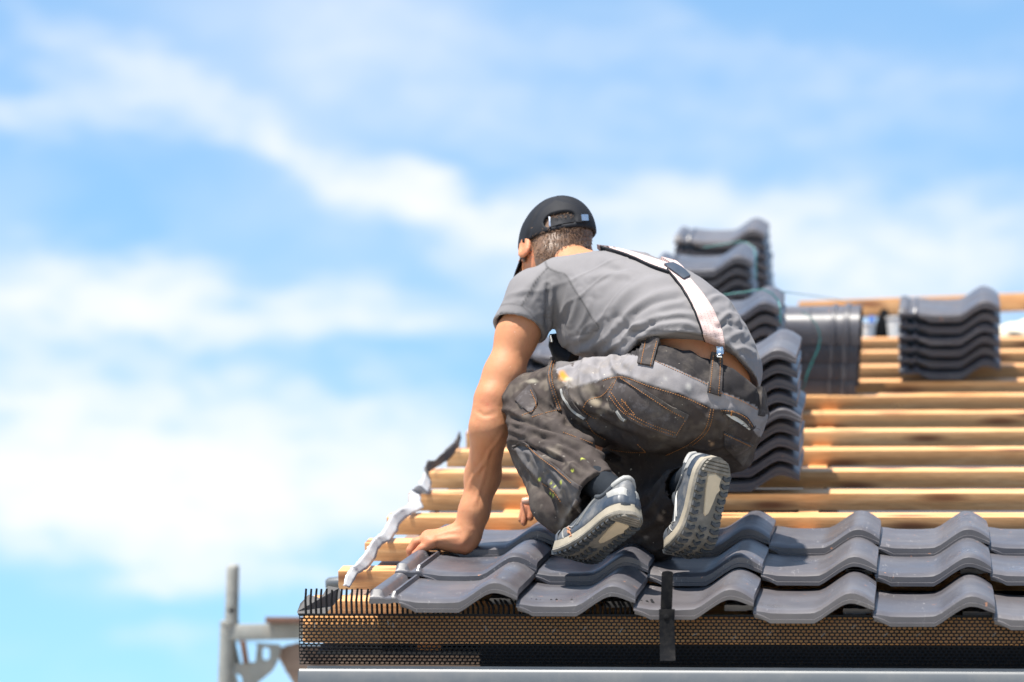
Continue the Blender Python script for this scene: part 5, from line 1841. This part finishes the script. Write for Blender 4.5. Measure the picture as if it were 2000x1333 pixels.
    # mesh quarter, trims, stripes, toe cap
    strip('mesh_panel', M['shoe_mesh'], lambda t: (ip(t, .055, .19), ip(t, .55, .50)), lambda t: (ip(t, .065, .17), ip(t, 1.0, 1.05)), .0012)
    strip('stripe', M['reflect'], lambda t: (ip(t, .060, .10, .15), ip(t, 1.0, .70, .25)), lambda t: (ip(t, .063, .104, .156), ip(t, 1.0, .70, .25)), .0022)
    strip('stripe', M['reflect'], lambda t: (ip(t, .070, .11, .165), ip(t, 1.02, .72, .27)), lambda t: (ip(t, .073, .114, .171), ip(t, 1.02, .72, .27)), .0022)
    strip('stripe', M['reflect'], lambda t: (ip(t, .165, .19, .185), ip(t, .30, .62, .30)), lambda t: (ip(t, .169, .194, .181), ip(t, .28, .60, .26)), .0022)
    strip('heel_trim', M['reflect'], lambda t: (ip(t, .002, .012, .040, .062), ip(t, .30, .25, .30, .85)), lambda t: (ip(t, .002, .014, .046, .050), ip(t, .62, .55, .55, 1.05)), .0024)
    strip('heel_counter', M['leather'], lambda t: (ip(t, .001, .055), ip(t, .05, .05)), lambda t: (ip(t, .001, .05), ip(t, .30, .26)), .0022)
    strip('toe_cap', M['shoe'], lambda t: (ip(t, .232, .284), ip(t, .02, .02)), lambda t: (ip(t, .238, .284), ip(t, 1.45, 1.4)), .0028)
    strip('toe_rand', M['reflect'], lambda t: (ip(t, .20, .236), ip(t, .05, 1.4)), lambda t: (ip(t, .203, .239), ip(t, .05, 1.4)), .0024)
    # padded collar round the opening, paler at the heel
    rim = []
    for i in range(33):
        w_ = 2 * math.pi * i / 32
        y = .058 + .051 * math.cos(w_)
        rim.append(bend(U(y, math.pi / 2 - math.copysign(max(hole(y) + .04, .02), math.sin(w_)) if abs(math.sin(w_)) > .02 else math.pi / 2, -.001)))
    MB().tube(rim, .0062, 8, False).build('collar', M['shoe_mesh'], root, smooth=70)
    MB().tube(rim[10:23], [.004] + [.0074] * 11 + [.004], 8).build('heel_collar', M['reflect'], root, smooth=70)
    tg = [bend(U(y, math.pi / 2, o_)) for y, o_ in ((.150, .001), (.128, .003), (.112, .010), (.104, .020))]
    MB().tube(tg, [.010, .016, .018, .014], 10).build('tongue', M['shoe_mesh'], root, smooth=70)
    # tread: side bars, centre chevrons, heel bars, tan insert
    def prism(nm, poly, mat, z0=.001, z1=-.0052):
        a = [bend((x, y, z1)) for x, y in poly]; b = [bend((x, y, z0 + .003)) for x, y in poly]
        k = len(poly)
        cx = sum(q[0] for q in poly) / k; cy_ = sum(q[1] for q in poly) / k
        a = [bend((cx + (x - cx) * .86, cy_ + (y - cy_) * .86, z1)) for x, y in poly]
        mb = MB(); mb.add(a + b, [tuple(range(k)), tuple(reversed(range(k, 2 * k)))] + [(i, k + i, k + (i + 1) % k, (i + 1) % k) for i in range(k)])
        return mb.build(nm, mat, root)
    y = .040
    while y < .272:
        w_ = hw(y) * 1.02
        in_ = w_ * (.50 if y < .135 else .44)
        for s in (-1, 1):
            prism('tread_lug', [(s * w_, y - .003), (s * w_, y + .0085), (s * (w_ * .72), y + .0125), (s * in_, y + .0075), (s * in_, y - .001), (s * (w_ * .72), y + .003)], M['lug'])
        if y > .15 and y < .265:
            prism('tread_lug', [(-.010, y + .004), (0, y + .012), (.010, y + .004), (.010, y - .003), (0, y + .004), (-.010, y - .003)], M['lug'])
        y += .0172
    for y in (.006, .014, .022, .030):
        w_ = hw(y) * .98
        prism('heel_bar', [(-w_, y), (w_, y), (hw(y + .006) * .98, y + .0062), (-hw(y + .006) * .98, y + .0062)], M['outsole'], z1=-.0045)
    prism('tan_insert', [(-.0200, .040), (.0005, .033), (.019, .041), (.0185, .060), (.024, .070), (.016, .082), (.0125, .105), (.006, .134), (0, .140), (-.006, .134), (-.011, .105), (-.0165, .075)], M['tan'], z1=-.0030)
    return root, lambda q, o=0.0: bend(U(q[0], q[1], o)) if len(q) == 2 else bend(q)


shR, bR = shoe_build('shoe', B(1404, 893, 7.60), (-.23, -.96, -.02), (.50, -.12, -.86), 1.05, .160, 'right trail shoe standing on its bent toe with the whole lugged sole showing')
shL, bL = shoe_build('shoe', B(1238, 1006, 7.49), (-.55, -.49, .68), (.02, -.86, -.50), .40, .17, 'left trail shoe with raised heel seen from its outer side')
for rt, bf, top in ((shR, bR, ANKR + (KNEER - ANKR) * .22), (shL, bL, ANKL + (KNEEL - ANKL) * .20)):
    MB().tube([bf((0, .060, .040)), bf((0, .060, .085)), Vector(top)], [.026, .031, .040], 16).build('sock', M['sock'], rt, smooth=60)
# crumbs of clay stuck to the left shoe
mb = MB()
cand = [(y / 1000, a_ * math.pi / 30) for y in range(150, 275, 4) for a_ in range(0, 31)]
cp = project(np.array([bL(q)[:] for q in cand]))
for i in range(34):
    t = random.random()
    tx, ty = 1110 + 12 * t + random.uniform(-2.5, 2.5), 1032 + 26 * t + random.uniform(-4, 4)
    dd_ = np.hypot(cp[:, 0] - tx, cp[:, 1] - ty)
    order = np.argsort(dd_)[:3]
    q = min((cand[k] for k in order), key=lambda q: depth(bL(q)))
    c_ = bL((q[0] + random.uniform(-.002, .002), q[1] + random.uniform(-.05, .05)), .002)
    r_ = random.uniform(.0012, .0026)
    mb.add([c_ + Vector((r_, 0, 0)), c_ - Vector((r_, 0, 0)), c_ + Vector((0, r_, 0)), c_ - Vector((0, r_, 0)), c_ + Vector((0, 0, r_)), c_ - Vector((0, 0, r_))],
           [(0, 2, 4), (2, 1, 4), (1, 3, 4), (3, 0, 4), (2, 0, 5), (1, 2, 5), (3, 1, 5), (0, 3, 5)])
mb.build('clay_crumbs', M['terracotta'], shL)['kind'] = 'stuff'

# hidden black apron strap under the chest, with its little steel buckle
vest = MB().tube([Vector(B(1082, 652, 8.12)), Vector(B(1084, 672, 8.12)), Vector(B(1094, 690, 8.11)), Vector(B(1120, 702, 8.09))], [.010, .016, .022, .022], 10).build('chest_bib', M['cap'], person, smooth=60)
MB().tube([Vector(B(1075, 655, 8.10)), Vector(B(1078, 668, 8.10))], .004, 8).build('bib_buckle', M['silver'], vest, smooth=60)
